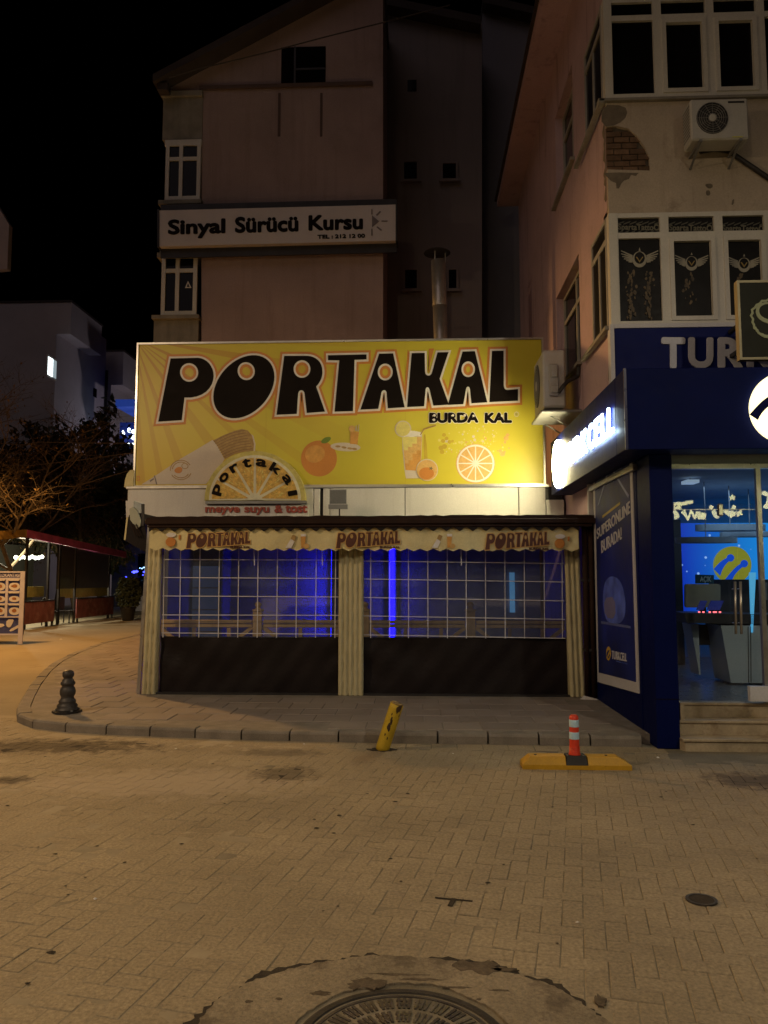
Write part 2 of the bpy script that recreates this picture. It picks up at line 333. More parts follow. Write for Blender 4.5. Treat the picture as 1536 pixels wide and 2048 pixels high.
m_leafb = M('leaf_dry', (0.22, 0.13, 0.04), 0.75, var=0.4, vs=2)
m_bark = M('bark', (0.17, 0.12, 0.07), 0.9, var=0.25, vs=5, bump=0.4)
m_barkd = M('bark_dark', (0.07, 0.05, 0.035), 0.9, var=0.25, vs=5, bump=0.4)
m_bldg = M('pale_render', (0.50, 0.46, 0.48), 0.9, var=0.1, vs=0.5)
m_wire = M('cable', (0.06, 0.05, 0.045), 0.7)

# ================================================================== GROUND
road = MB().add([(-120, -30, -0.014), (60, -30, -0.014), (60, 160, -0.014), (-120, 160, -0.014)], [(0, 1, 2, 3)]).build('road', m_road); road['kind'] = 'structure'
# pavement outline (outer kerb edge, left side street -> corner -> right)
KPX = [(300, 1262), (200, 1285), (148, 1303), (108, 1322), (82, 1342), (58, 1370), (42, 1395), (31, 1418), (36, 1429), (58, 1437), (110, 1444), (191, 1449), (287, 1453), (480, 1460), (760, 1465), (1000, 1468), (1300, 1473), (1372, 1475)]
KW = [on_z(a, b, KH) for a, b in KPX]
def resample(pts, step):
    out = [pts[0].copy()]; acc = 0
    for a, b in zip(pts, pts[1:]):
        L = (b - a).length; s_ = step - acc
        while s_ < L: out.append(a.lerp(b, s_ / L)); s_ += step
        acc = (acc + L) % step
    return out
def inpoly(x, y, P):
    c = False; j = len(P) - 1
    for i in range(len(P)):
        if (P[i][1] > y) != (P[j][1] > y) and x < (P[j][0] - P[i][0]) * (y - P[i][1]) / (P[j][1] - P[i][1]) + P[i][0]: c = not c
        j = i
    return c
KIN = [(p.x, p.y) for p in [KW[i] + (lambda d: Vector((-d.y, d.x, 0)))((KW[min(i + 1, len(KW) - 1)] - KW[max(i - 1, 0)]).normalized()) * 0.16 for i in range(len(KW))]] + [(2.26, 7.75), (2.26, 24.0), (-5.6, 24.0)]
SWP = KIN[:-3] + [(2.75, KIN[-4][1]), (2.75, 24.0), (-5.6, 24.0)]
side = MB()
v2, f2 = poly2([SWP]); side.solid(v2, f2, lambda u, v, k: (u, v, KH - 0.007 if k == 0 else -0.02))
sw = side.build('pavement', m_kerb); sw['kind'] = 'structure'
# kerb stones
kerb = thing('kerb', '', None); del kerb['label']; kerb['kind'] = 'structure'
fine = resample(KW, 0.5)
for i in range(len(fine) - 1):
    a, b = fine[i], fine[i + 1]; d = (b - a).normalized(); nrm = Vector((-d.y, d.x, 0))     # towards the pavement (left of travel)
    a2, b2 = a + d * 0.009, b - d * 0.009; W_, c = 0.15, 0.028; jz = R.uniform(-0.006, 0.006); pts = []
    for p in (a2, b2):
        for off, z in ((0.0, -0.02), (0.0, KH - c + jz), (c * 0.45, KH - c * 0.3 + jz), (c, KH + jz), (W_, KH + jz), (W_, -0.02)): pts.append(Vector((p.x, p.y, z)) + nrm * off)
    MB().hull(pts).build('kerb_stone', m_kerb, kerb)
# pavement slabs
slabm = []
for k in range(3):
    mb = MB().cbox(-0.197, 0.197, -0.197, 0.197, -0.03, 0, 0.006); me = bpy.data.meshes.new('paving_slab'); me.from_pydata(mb.v, [], mb.f); me.materials.append(m_slab); slabm.append(me)
ns = 0
part_slab = MB()
for j in range(42):
    for i in range(-22, 7):
        x, y = i * 0.4 + 0.06 + (0.2 if j % 2 else 0), 7.45 + j * 0.4
        if all(inpoly(x + a, y + b, KIN) for a in (-.2, .2) for b in (-.2, .2)) and not (x > -3.5 and y > 10.15):
            if ns < 290 and y < 15.5:
                o = bpy.data.objects.new('paving_slab', slabm[ns % 3]); COL.objects.link(o); o.parent = sw
                o.location = (x, y, KH + R.uniform(-0.0035, 0.0015)); o.rotation_euler = (R.uniform(-.004, .004), R.uniform(-.004, .004), R.uniform(-.004, .004)); ns += 1
            else: part_slab.cbox(x - .197, x + .197, y - .197, y + .197, KH - .03, KH - R.uniform(0, .003), .006)
if part_slab.v: q = part_slab.build('far_slab', m_slab, sw); q['kind'] = 'stuff'

# block paving of the street: herringbone laid at a slant to the kerb
_mt = on_z(800, 1972, 0).y; MC, MR, PR = Vector((on_z(806, 2048, 0).x, _mt - .415, 0)), 0.385, on_z(745, 1914, 0).y - _mt + .415          # manhole centre and radii
ANG = rad(-11.5); ca, sa = math.cos(ANG), math.sin(ANG); U = 0.1
def kerb_y(x):
    pts = [(p.x, p.y) for p in KW[8:]]
    for (x0, y0), (x1, y1) in zip(pts, pts[1:]):
        if x0 <= x <= x1: return y0 + (y1 - y0) * (x - x0) / (x1 - x0)
    return 99 if x < pts[0][0] else pts[-1][1] - 0.02
def paver_mesh(L, W_):
    a, b, c = L / 2 - 0.0016, W_ / 2 - 0.0016, 0.0032
    return MB().add([(-a, -b, -.03), (a, -b, -.03), (a, b, -.03), (-a, b, -.03), (-a, -b, -c), (a, -b, -c), (a, b, -c), (-a, b, -c), (-a + c, -b + c, 0), (a - c, -b + c, 0), (a - c, b - c, 0), (-a + c, b - c, 0)],
                    [(i, (i + 1) % 4, 4 + (i + 1) % 4, 4 + i) for i in range(4)] + [(4 + i, 4 + (i + 1) % 4, 8 + (i + 1) % 4, 8 + i) for i in range(4)] + [(8, 9, 10, 11)])
pm = paver_mesh(0.2, 0.1); pme = bpy.data.meshes.new('paver'); pme.from_pydata(pm.v, [], pm.f); pme.materials.append(m_paver)
cand = []
for a in range(-130, 130):
    for b in range(-20, 150):
        t = (a - b) % 4
        if t == 0: cx, cy, rz = a + 1.0, b + 0.5, 0
        elif t == 3: cx, cy, rz = a + 0.5, b + 1.0, 90
        else: continue
        cx *= U; cy *= U; x, y = cx * ca - cy * sa, cx * sa + cy * ca
        if y < 1.9 or y > 13 or x < -9 or x > 6.2: continue
        if y > kerb_y(x) - 0.27: continue
        if x < -4.55 and y > 9.0: continue
        if math.hypot((x - MC.x) / 1.22, y - MC.y) < PR - 0.03: continue
        if x > 2.3 and y > 7.1: continue
        q = proj((x, y, 0))
        if q is None or not (-230 < q[0] < 1770 and q[1] < 2330): continue
        inside = 0 < q[0] < 1536 and q[1] < 2048
        cand.append(((0 if inside and q[0] > 500 else 1 if inside else 2), y, x, rz))
cand.sort(); pst = MB(); npv = 0
joint = MB()
for c, y, x, rz in cand:
    z, r1, r2, r3 = max(-.0018, min(.0018, R.gauss(0, 0.0010))), max(-.012, min(.012, R.gauss(0, .006))), max(-.012, min(.012, R.gauss(0, .006))), R.gauss(0, .008)
    if npv < 292 and c == 0:
        o = bpy.data.objects.new('paver', pme); COL.objects.link(o); o.parent = road; o.location = (x, y, z); o.rotation_euler = (r1, r2, ANG + rad(rz) + r3); npv += 1
    else:
        m4 = Matrix.Translation((x, y, z)) @ Euler((r1, r2, ANG + rad(rz) + r3)).to_matrix().to_4x4(); pst.add([m4 @ Vector(p) for p in pm.v], pm.f)
q = pst.build('paver_field', m_paver, road); q['kind'] = 'stuff'
# soldier course along the kerb
for i, (a, b) in enumerate(zip(resample(KW[9:], 0.25), resample(KW[9:], 0.25)[1:])):
    d = (b - a).normalized(); n_ = Vector((d.y, -d.x, 0)); mid = (a + b) / 2 + n_ * 0.135
    mb = MB(); m4 = Matrix.Translation((mid.x, mid.y, R.gauss(-0.001, .0015))) @ Euler((0, 0, math.atan2(d.y, d.x))).to_matrix().to_4x4()
    pp = paver_mesh(0.245, 0.235); mb.add([m4 @ Vector(p) for p in pp.v], pp.f).build('channel_block', m_paver, road)
# sand in the joints
jl = []
g = MB(); NX, NY = 120, 90
for j in range(NY + 1):
    for i in range(NX + 1):
        x, y = -9.2 + 15.4 * i / NX, 1.8 + 7.4 * j / NY
        lvl = -0.0028 - 0.0011 * max(-1.0, min(1.6, (x + .3) * .8)) + R.uniform(-0.0009, 0.0009) + .0006 * math.sin(1.7 * x + 2.3 * y); g.v.append((x, y, lvl))
g.f = [(j * (NX + 1) + i, j * (NX + 1) + i + 1, (j + 1) * (NX + 1) + i + 1, (j + 1) * (NX + 1) + i) for j in range(NY) for i in range(NX)]
q = g.build('joint_sand', m_joint, road); q['kind'] = 'stuff'

# manhole with its broken concrete collar
mh = thing('manhole', 'round cast iron manhole cover in a cracked concrete collar in the foreground', 'manhole cover', (MC.x, MC.y, 0))
def ragged(r, n, amp, seed, fr=(3, 7, 13, 29), wx=1.0):
    rr = random.Random(seed); ph = [(f, rr.uniform(0, 6.28), rr.uniform(.5, 1)) for f in fr]
    out = []
    for t in [2 * math.pi * k / n for k in range(n)]:
        q = r + amp * sum(w_ * math.sin(f * t + p) / (1 + .18 * f) for f, p, w_ in ph) + rr.uniform(-amp, amp) * .35; out.append((MC.x + q * wx * math.cos(t), MC.y + q * math.sin(t)))
    return out
outer = ragged(PR, 220, 0.020, 3, wx=1.22); inner = ragged(0.425, 120, 0.012, 5); crack = ragged(PR + .021, 220, 0.040, 9, (5, 11, 19, 41), wx=1.22); crk2 = ragged(PR - .06, 220, 0.02, 9, wx=1.2)
v2, f2 = poly2([outer, inner]); MB().solid(v2, f2, lambda u, v, k: (u, v, 0.006 + 0.0 * u if k == 0 else -0.03)).build('collar', m_patch, mh)
v2, f2 = poly2([crack, crk2]); MB().solid(v2, f2, lambda u, v, k: (u, v, 0.0035 if k == 0 else -0.02)).build('crack', m_dirt, mh)
v2, f2 = poly2([ragged(0.445, 120, 0.01, 6), ell(MC.x, MC.y, .36, .36, 60)]); MB().solid(v2, f2, lambda u, v, k: (u, v, -0.004 if k == 0 else -0.03)).build('gap', m_dirt, mh)
MB().lathe([(.395, -.03), (.395, .000), (.385, .003), (.365, .003), (.36, -.004), (.36, -.03)], MC, 72).build('frame_ring', m_iron2, mh, False)
MB().lathe([(.352, -.03), (.352, -.002), (.346, .001), (.335, .001), (.333, -.009), (.001, -.009)], MC, 72).build('cover', m_iron, mh)
for ring, (r0, r1, n) in enumerate(((.255, .325, 26), (.165, .235, 18), (.08, .145, 10))):
    for k in range(n):
        t0, t1 = 2 * math.pi * (k + .1) / n, 2 * math.pi * (k + .9) / n; mb = MB()
        def arcbox(ra, rb, ta, tb, z1):
            vs = [(MC.x + r * math.cos(t), MC.y + r * math.sin(t), z) for z in (-.012, z1) for r, t in ((ra, ta), (rb, ta), (rb, tb), (ra, tb))]
            mb.add(vs, [(0, 3, 2, 1), (4, 5, 6, 7), (0, 1, 5, 4), (1, 2, 6, 5), (2, 3, 7, 6), (3, 0, 4, 7)])
        dt = t1 - t0
        for q_ in (0, .36, .72): arcbox(r0, r1, t0 + dt * q_, t0 + dt * (q_ + .2), 0.002)
        arcbox(r0 + .02, r0 + .032, t0, t1, -0.001)
        arcbox(r1 - .022, r1 - .01, t0, t1, -0.001)
        mb.build('tread_block', m_iron_pol if (k * 7 + ring) % 3 else m_iron, mh)
for k, (px, py, rx, ry_) in enumerate(((120, 1494, 1.15, .30), (575, 1552, .34, .30), (530, 1518, .45, .12), (1490, 1565, .4, .25), (10, 1560, .3, .2))):
    c_ = on_z(px, py, 0); rr0 = random.Random(60 + k); v2, f2 = poly2([[(c_.x + rx * rr0.uniform(.6, 1.05) * math.cos(q * .262), c_.y + ry_ * rr0.uniform(.55, 1.05) * math.sin(q * .262)) for q in range(24)]])
    q = MB().solid(v2, f2, lambda u, v, kk: (u, v, -.0016 if kk == 0 else -.012)).build('wet_joint_dirt', m_dirt, road); q['kind'] = 'stuff'
# grit and chewing gum trodden on the blocks
fl_ = MB(); rr0 = random.Random(77)
for k in range(150):
    x, y = rr0.uniform(-4.5, 4.5), 2.6 + 4.6 * rr0.random() ** 1.3; r = rr0.uniform(.004, .013) * (1.6 if rr0.random() < .12 else 1)
    if math.hypot((x - MC.x) / 1.22, y - MC.y) < PR + .03: continue
    ring = [(x + r * 1.5 * rr0.uniform(.5, 1.1) * math.cos(q * 1.05), y + r * rr0.uniform(.5, 1.1) * math.sin(q * 1.05), .0042) for q in range(6)]; fl_.add(ring + [(x, y, .0042 + r * .3)], [(q, (q + 1) % 6, 6) for q in range(6)])
q = fl_.build('grit', m_dirt, road); q['kind'] = 'stuff'
for k, (px, py, rx, ry_) in enumerate(((955, 1936, .115, .07), (1010, 1942, .06, .02), (735, 1972, .10, .05), (800, 1952, .12, .012), (840, 1962, .10, .010), (497, 2006, .018, .014), (558, 2001, .016, .012), (958, 2002, .012, .01), (1000, 1984, .05, .008), (915, 1978, .06, .008), (640, 1990, .05, .02), (1200, 2005, .03, .05))):
    c_ = on_z(px, py, 0); rr0 = random.Random(90 + k); v2, f2 = poly2([[(c_.x + rx * rr0.uniform(.45, 1.1) * math.cos(q * .314), c_.y + ry_ * rr0.uniform(.45, 1.1) * math.sin(q * .314)) for q in range(20)]])
    MB().solid(v2, f2, lambda u, v, kk: (u, v, .0074 if kk == 0 else 0)).build('worn_patch', m_worn, mh)
# oval hole in the blocks at the right
hp = on_z(1403, 1801, 0)
hole = thing('utility_hole', 'small dark oval utility hole sunk in the paving blocks at the right', 'hole', hp)
MB().lathe([(.066, .004), (.066, .0055), (.001, .0055)], hp, 26).build('dark_cap', m_dirt, hole)
rim = ell(hp.x, hp.y, .078, .074, 26); v2, f2 = poly2([rim, ell(hp.x, hp.y, .063, .06, 26)]); MB().solid(v2, f2, lambda u, v, k: (u, v, .008 if k == 0 else 0)).build('rim', m_iron, hole)
# open T-shaped joint gap
g0, g1, g2, g3 = on_z(870, 1795, .004), on_z(945, 1802, .004), on_z(908, 1797, .004), on_z(900, 1812, .004)
mb = MB().bar(g0, g1, .012, .003); mb.bar(g2, g3, .026, .003); tag(mb.build('joint_gap', m_dirt), 'dark open T-shaped joint between paving blocks near the manhole', 'paving gap')
def scrap(px, py, s, label):
    p = on_z(px, py, KH if py < 1420 and px > 100 else 0.004); mb = MB(); a = R.uniform(0, 6)
    pts = [(p.x + s * math.cos(a + k * 1.57) * R.uniform(.6, 1), p.y + s * math.sin(a + k * 1.57) * R.uniform(.6, 1.2), p.z + R.uniform(0.001, .4 * s)) for k in range(4)] + [(p.x, p.y, p.z + .7 * s)]
    tag(mb.add(pts, [(0, 1, 4), (1, 2, 4), (2, 3, 4), (3, 0, 4)]).build('paper_scrap', m_white), label, 'litter', 'paper scraps littering the street')
scrap(190, 1799, .016, 'tiny white paper scrap alone on the open street at lower left')
scrap(608, 1489, .018, 'white paper scrap below the kerb left of the yellow bollard')
scrap(352, 1498, .016, 'white paper scrap in the gutter right of the wet patch')
scrap(122, 1280, .05, 'crumpled white scrap on the side street right of the menu board')
scrap(906, 1508, .016, 'white scrap on the paving between the yellow bollard and orange post')
scrap(1155, 1846, .014, 'tiny white scrap on the herringbone blocks below the rubber base')
scrap(1316, 1516, .02, 'pale scrap on the paving in front of the stone steps')

# ================================================================== JUICE SHOP
YF, YA, YS, XW = 10.3, 10.02, 12.0, 2.31
YN, YT = 7.70, 9.05                     # phone shop front, upper corner of the building above it
zb = KH - 0.005
shop = thing('juice_shop', 'low juice shop with white cladding band and curtained terrace under the yellow billboard', 'shop', (-0.7, YF, KH))
pL, pR = on_y(256, 1000, YS), on_y(1127, 1000, YS)
zt, zbn = on_y(600, 973, YS).z, on_y(600, 1042, YS).z
za_r = on_y(700, 1031, YA).z
# shop body behind the terrace (walls left, back, roof)
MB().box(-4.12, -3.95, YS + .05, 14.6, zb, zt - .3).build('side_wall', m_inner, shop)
MB().box(-3.95, XW - .06, 14.3, 14.5, zb, zt).build('back_wall', m_back, shop)
MB().box(pL.x + .23, XW - .06, YS + .25, 14.3, zt - .28, zt - .05).build('flat_roof', m_grey, shop)
MB().box(-3.7, XW - .06, YF + .16, 14.3, zb, KH + .012).build('terrace_floor', m_slab, shop)
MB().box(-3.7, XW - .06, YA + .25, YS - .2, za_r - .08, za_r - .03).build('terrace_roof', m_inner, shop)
# white cladding panels with dark joints
MB().box(pL.x + .02, pR.x - .02, YS + .03, YS + .22, zbn - .1, zt - .02).build('cladding_backing', m_dmetal, shop)
jx = [256, 419, 628, 641, 646, 660, 810, 1037, 1091]
for a, b in zip(jx, jx[1:]):
    x0, x1 = on_y(a, 1000, YS).x + .006, on_y(b, 1000, YS).x - .006
    if x1 - x0 > .05: MB().cbox(x0, x1, YS - .03, YS + .03, zbn - .08, zt - .03, .004).build('cladding_panel', m_clad, shop)
MB().cbox(on_y(1092, 1000, YS).x, pR.x, YS - .035, YS + .03, zbn - .08, on_y(1100, 1000, YS).z, .004).build('cladding_panel', m_clad, shop)
MB().cbox(pL.x - .02, on_y(1098, 1000, YS).x, YS - .06, YS + .2, zt - .03, zt + .012, .006).build('cap_flashing', m_alu, shop)
# rounded end piece at the left of the billboard
c = on_y(258, 975, YS); tq = on_y(258, 941, YS).z; vsq = []
v2, f2 = poly2([[(c.x - .06, c.z), (c.x + .085, c.z), (c.x + .085, tq), (c.x + .03, tq), (c.x - .02, tq - .06), (c.x - .05, tq - .16)]])
MB().solid(v2, f2, lambda u, v, k: (u, YS - .05 + .2 * k, v)).build('end_cap', m_val, shop)

# terrace: posts wrapped in cream cloth
def cloth_post(x0, x1, y0, z0, z1, folds, seed, tilt=0.0):
    rr = random.Random(seed); mb = MB(); nx, nz = folds * 5, 26; vs = []
    for j in range(nz + 1):
        z = z0 + (z1 - z0) * j / nz
        for i in range(nx + 1):
            t = i / nx; x = x0 + (x1 - x0) * t + tilt * (1 - j / nz)
            y = y0 - .035 * abs(math.sin(math.pi * folds * t)) ** .6 + .006 * math.sin(j * 2.1 + 3 * math.sin(i * .7)) + rr.uniform(-.003, .003); vs.append((x, y, z))
    fs = [(j * (nx + 1) + i, j * (nx + 1) + i + 1, (j + 1) * (nx + 1) + i + 1, (j + 1) * (nx + 1) + i) for j in range(nz) for i in range(nx)]
    n = len(vs); vs2 = [(x, y0 + .09, z) for x, y, z in vs]; mb.add(vs, fs)
    e0, e1 = [(v[0], v[2]) for v in (vs[0], vs[nx])], None
    mb.box(x0 + tilt * .5 + .004, x1 + tilt * .5 - .004, y0 + .006, y0 + .09, z0, z1)
    return mb
zv = on_y(700, 1060, YF).z + .12
for k, (a, b, fo) in enumerate(((294, 322, 3), (677, 727, 5), (1130, 1160, 3))):
    xa, xb = on_y(a, 1250, YF).x, on_y(b, 1250, YF).x
    p = cloth_post(xa, xb, YF, KH, zv, fo, k, (-.05, 0, .05)[k]).build('cloth_post', m_cream, shop, True)
    MB().box((xa + xb) / 2 - .04, (xa + xb) / 2 + .04, YF + .1, YF + .16, KH, zv).build('post_frame', m_gmetal, shop)
a = on_y(291, 1250, YF); MB().bar((a.x - .075, YF + .02, KH), (a.x + .02, YF + .02, zv), .045, .06).build('edge_channel', m_alu, shop)
# curtains: clear vinyl above, dark tarpaulin below
zh = on_y(500, 1275, YF + .05).z
def curtain(pxa, pxb, vx, hy, seed):
    xa, xb = on_y(pxa, 1250, YF).x - .02, on_y(pxb, 1250, YF).x + .02; yc = YF + .055; rr = random.Random(seed)
    nx, nz = 40, 18; f = lambda i, j: yc + .008 * math.sin(i * .35 + seed) + .004 * math.sin(i * .9 + j * .4)
    vs = [(xa + (xb - xa) * i / nx, f(i, j), zh + (zv - zh) * j / nz) for j in range(nz + 1) for i in range(nx + 1)]
    G = [(j * (nx + 1) + i, j * (nx + 1) + i + 1, (j + 1) * (nx + 1) + i + 1, (j + 1) * (nx + 1) + i) for j in range(nz) for i in range(nx)]
    cu = MB().add(vs, G).build('vinyl_curtain', m_vinyl, shop, True)
    for px in vx:
        q0, q1 = on_y(px, 1110, YF), on_y(px - (2 if px < 700 else 0), 1275, YF)
        mb = MB()
        for s0 in range(8):
            a_, b_ = s0 / 8, (s0 + 1) / 8
            mb.bar(Vector((q0.x + (q1.x - q0.x) * a_, yc - .016, zv + (zh - zv) * a_)), Vector((q0.x + (q1.x - q0.x) * b_ , yc - .016, zv + (zh - zv) * b_)), .0115, .003, (0, 1, 0))
        mb.build('grid_strap', m_strap, cu)
    for y0, y1 in hy:
        z0, z1 = on_y(pxa, y0, YF).z, on_y(pxb, y1, YF).z
        MB().bar((xa + .02, yc - .020, z0), (xb - .02, yc - .020, z1), .003, .011).build('grid_strap', m_strap, cu)
    nx, nz = 60, 26; vs = []
    for j in range(nz + 1):
        for i in range(nx + 1):
            u, v = i / nx, j / nz
            w_ = .02 * math.sin(9 * u + 4 * v + seed) * v * (1 - v) * 3 + .018 * math.sin(22 * (u - .5) * (v + .3) + seed) * (1 - v) + .006 * math.sin(50 * u + 11 * v)
            vs.append((xa + (xb - xa) * u, yc + .012 + w_ * .8, zh + .012 - (zh - KH - .01) * v))
    G = [(j * (nx + 1) + i, j * (nx + 1) + i + 1, (j + 1) * (nx + 1) + i + 1, (j + 1) * (nx + 1) + i) for j in range(nz) for i in range(nx)]
    MB().add(vs, G).build('dark_tarpaulin', m_tarp, shop, True)
curtain(322, 677, [326, 359, 398, 437, 476, 515, 554, 593, 632, 671], [(1119, 1120), (1155, 1157), (1192, 1194), (1230, 1231), (1266, 1269)], 1)
curtain(727, 1131, [741, 779, 817, 856, 895, 933, 972, 1011, 1050, 1090, 1126], [(1122, 1127), (1158, 1164), (1195, 1202), (1232, 1239), (1270, 1277)], 5)
MB().box(-3.6, XW - .2, YF + .0, YF + .15, zb, KH + .022).build('threshold', m_dmetal, shop)

# wooden balustrade inside the terrace
YR = YF + .55
bal = thing('terrace_railing', 'pine balustrade with finial posts standing behind the clear curtains', 'railing', (on_y(720, 1250, YR).x, YR, KH))
zr = on_y(515, 1240, YR).z; zr2 = on_y(515, 1256, YR).z
def rail_seg(a, b, name, z, h, d=.05): MB().cbox(on_y(a, 1250, YR).x, on_y(b, 1250, YR).x, YR - d, YR + d, z - h, z, .006).build(name, m_rail, bal)
for a, b in ((318, 505), (527, 722), (738, 930), (952, 1128)):
    rail_seg(a, b, 'top_rail', zr, .045, .06); rail_seg(a, b, 'lower_rail', zr - .052, .05, .035); rail_seg(a, b, 'bottom_rail', .38, .06)
    for t in (.38, .75): 
        x = on_y(a + (b - a) * t, 1250, YR).x; MB().box(x - .025, x + .025, YR - .025, YR + .025, .38, zr - .11).build('baluster', m_rail, bal)
    xa, xb = on_y(a, 1250, YR).x, on_y(b, 1250, YR).x
    for x, s_ in ((xa, 1), (xb, -1)): MB().bar((x, YR, zr - .1), (x + s_ * .34, YR, zr - .36), .05).build('brace', m_rail, bal)
for px in (516, 941, 730):
    x = on_y(px, 1250, YR).x; z1 = on_y(px, 1222, YR).z
    po = MB().cbox(x - .065, x + .065, YR - .065, YR + .065, KH + .01, z1, .008).build('post', m_rail, bal)
    MB().lathe([(.085, z1), (.085, z1 + .02), (.045, z1 + .03), (.03, z1 + .05), (.045, z1 + .075), (.05, z1 + .095), (.035, z1 + .12), (.005, z1 + .13)], (x, YR, 0), 14).build('finial', m_rail, po)

# blue light tubes on the back of the shop
m_blue = glow('blue_tube', (0.004, 0.002, 1.0), 10.0); m_blue2 = glow('blue_tube_soft', (0.006, 0.008, 1.0), 42.0)
def tube(px, Y, m, r, label, y0=1095, y1=1282):
    a, b = on_y(px, y0, Y), on_y(px, y1, Y)
    t = thing('light_tube', label, 'light tube', (a.x, Y, b.z)); MB().lathe([(r, 0), (r, a.z - b.z)], (a.x, Y, b.z), 10).build('lit_tube', m, t, True)
    MB().box(a.x - r * 1.6, a.x + r * 1.6, Y + r, Y + r + .03, b.z - .05, a.z + .05).build('backplate', m_gmetal, t); return t
tube(784, 14.12, m_blue, .045, 'bright blue vertical light tube behind the right curtain')
tube(668, 14.12, m_blue2, .035, 'blue vertical light tube behind the left curtain near the middle post')
MB().box(on_y(663, 1200, 13.95).x, on_y(675, 1200, 13.95).x, 13.95, 13.99, KH + .02, zt - .3).build('added_light_baffle', m_inner, shop)  # slat added in front of the tube so only its glow shows
MB().box(on_y(698, 1200, 13.1).x, on_y(706, 1200, 13.1).x, 11.2, 14.25, KH + .02, zbn - .1).build('added_light_screen', m_inner, shop)  # unseen screen added behind the middle post, stops blue light crossing over
# lightbox added for the bluish glow behind the left curtain
fr = thing('added_lightbox', 'added faintly blue fridge standing at the back left behind the clear curtain', 'lightbox', (on_y(395, 1200, 13.4).x, 13.4, KH))
x0, x1 = on_y(345, 1200, 13.4).x, on_y(445, 1200, 13.4).x
MB().cbox(x0, x1, 13.4, 14.0, KH + .02, 2.2, .02).build('cabinet', m_inner, fr)
m_fr = glow('lightbox_glow', (0.16, 0.24, 0.42), .05)
MB().box(x0 + .06, x1 - .06, 13.385, 13.399, KH + .35, 1.85).build('glow_panel', m_fr, fr)
for k in range(3): MB().box(x0 + .08, x1 - .08, 13.37, 13.384, .7 + k * .38, .72 + k * .38).build('shelf_edge', m_gmetal, fr)
sl = thing('wall_light', 'faint cyan lit slot on the shop back wall at the right', 'light', on_y(1025, 1190, 14.2))
mb = MB().box(on_y(1020, 1190, 14.2).x, on_y(1030, 1190, 14.2).x, 14.22, 14.26, on_y(1020, 1225, 14.2).z, on_y(1020, 1145, 14.2).z); mb.build('lit_slot', glow('slot', (.12, .35, .6), .35), sl)

# awning: brown roof edge, gutter profile, scalloped printed valance
aw = thing('awning', 'brown terrace awning with a cream scalloped valance printed with orange drinks and lettering', 'awning', (on_y(740, 1060, YA).x, YA, on_y(740, 1100, YA).z))
xa, xb = on_y(292, 1045, YA).x, on_y(1192, 1045, YA).x; za, zb2 = on_y(700, 1031, YA).z, on_y(700, 1053, YA).z
nx = 60; topl = [(xa + (xb - xa) * i / nx, za + R.uniform(-.008, .006) - (.03 if i == 0 else 0)) for i in range(nx + 1)]
v2, f2 = poly2([topl + [(xb, za - .05), (xa, za - .05)]]); MB().solid(v2, f2, lambda u, v, k: (u, YA - .02 + (.04 if k == 0 else 1.7), v - (0 if k == 0 else .02))).build('roof_sheet', m_wood, aw)
MB().cbox(xa, xb, YA - .05, YA + .06, za - .115, za - .045, .012).build('gutter', m_wood, aw)
MB().cbox(xa + .03, xb - .05, YA - .03, YA + .08, zb2 - .01, za - .12, .01).build('fascia_board', m_wood, aw)
MB().box(xa + .05, xb - .1, YA + .09, YF, zb2 + .02, zb2 + .06).build('soffit', m_wood, aw)
xv0, xv1 = on_y(298, 1080, YA).x, on_y(1158, 1080, YA).x; zv0, zv1 = on_y(300, 1062, YA).z, on_y(300, 1101, YA).z; zw0, zw1 = on_y(1158, 1060, YA).z, on_y(1158, 1103, YA).z
def valance(name, m, x0, x1, top0, top1, bot0, bot1, n, amp, y, round_=False, seed=0):
    k = 8; mb = MB(); vs = []; N = n * k
    for i in range(N + 1):
        t = i / N; ph = (i % k) / k; x = x0 + (x1 - x0) * t
        tz = top0 + (top1 - top0) * t; bz = bot0 + (bot1 - bot0) * t
        s_ = math.sin(math.pi * ph) if round_ else 1 - abs(2 * ph - 1)
        bz = bz + amp - s_ * amp if not round_ else bz + amp * (1 - s_ ** .6)
        for j in range(6):
            q_ = j / 5; vs.append((x, y + (.012 * math.sin(t * 41 + seed) + .006 * math.sin(t * 97 + 2 * q_)) * q_ + .004 * math.sin(q_ * 5 + t * 30), tz + (bz - tz) * q_))
    fs = [(i * 6 + j, i * 6 + j + 1, (i + 1) * 6 + j + 1, (i + 1) * 6 + j) for i in range(N) for j in range(5)]
    return mb.add(vs, fs).build(name, m, aw, True)
valance('valance', m_val, xv0, xv1, zv0 + .085, zw0 + .085, zv1, zw1, 33, .035, YA + .03)
valance('valance_lining', m_valp, xv0, xv1, zv0 + .05, zw0 + .05, zv1 + .02, zw1 + .02, 33, .04, YA + .13, seed=2)
# dark fringe hanging in front of the top of the valance, cut in scallops
n, k = 33, 8; N = n * k; vs = []
for i in range(N + 1):
    t = i / N; ph = (i % k) / k; x = xv0 + (xv1 - xv0) * t; bz = zv0 - .012 + (zw0 - zv0) * t
    up = math.sin(math.pi * ph); vs += [(x, YA - .012, bz + .062 * max(0, up - .2)), (x, YA - .012, zb2 + .02)]
MB().add(vs, [(2 * i, 2 * i + 2, 2 * i + 3, 2 * i + 1) for i in range(N)]).build('dark_fringe', m_tarp, aw)

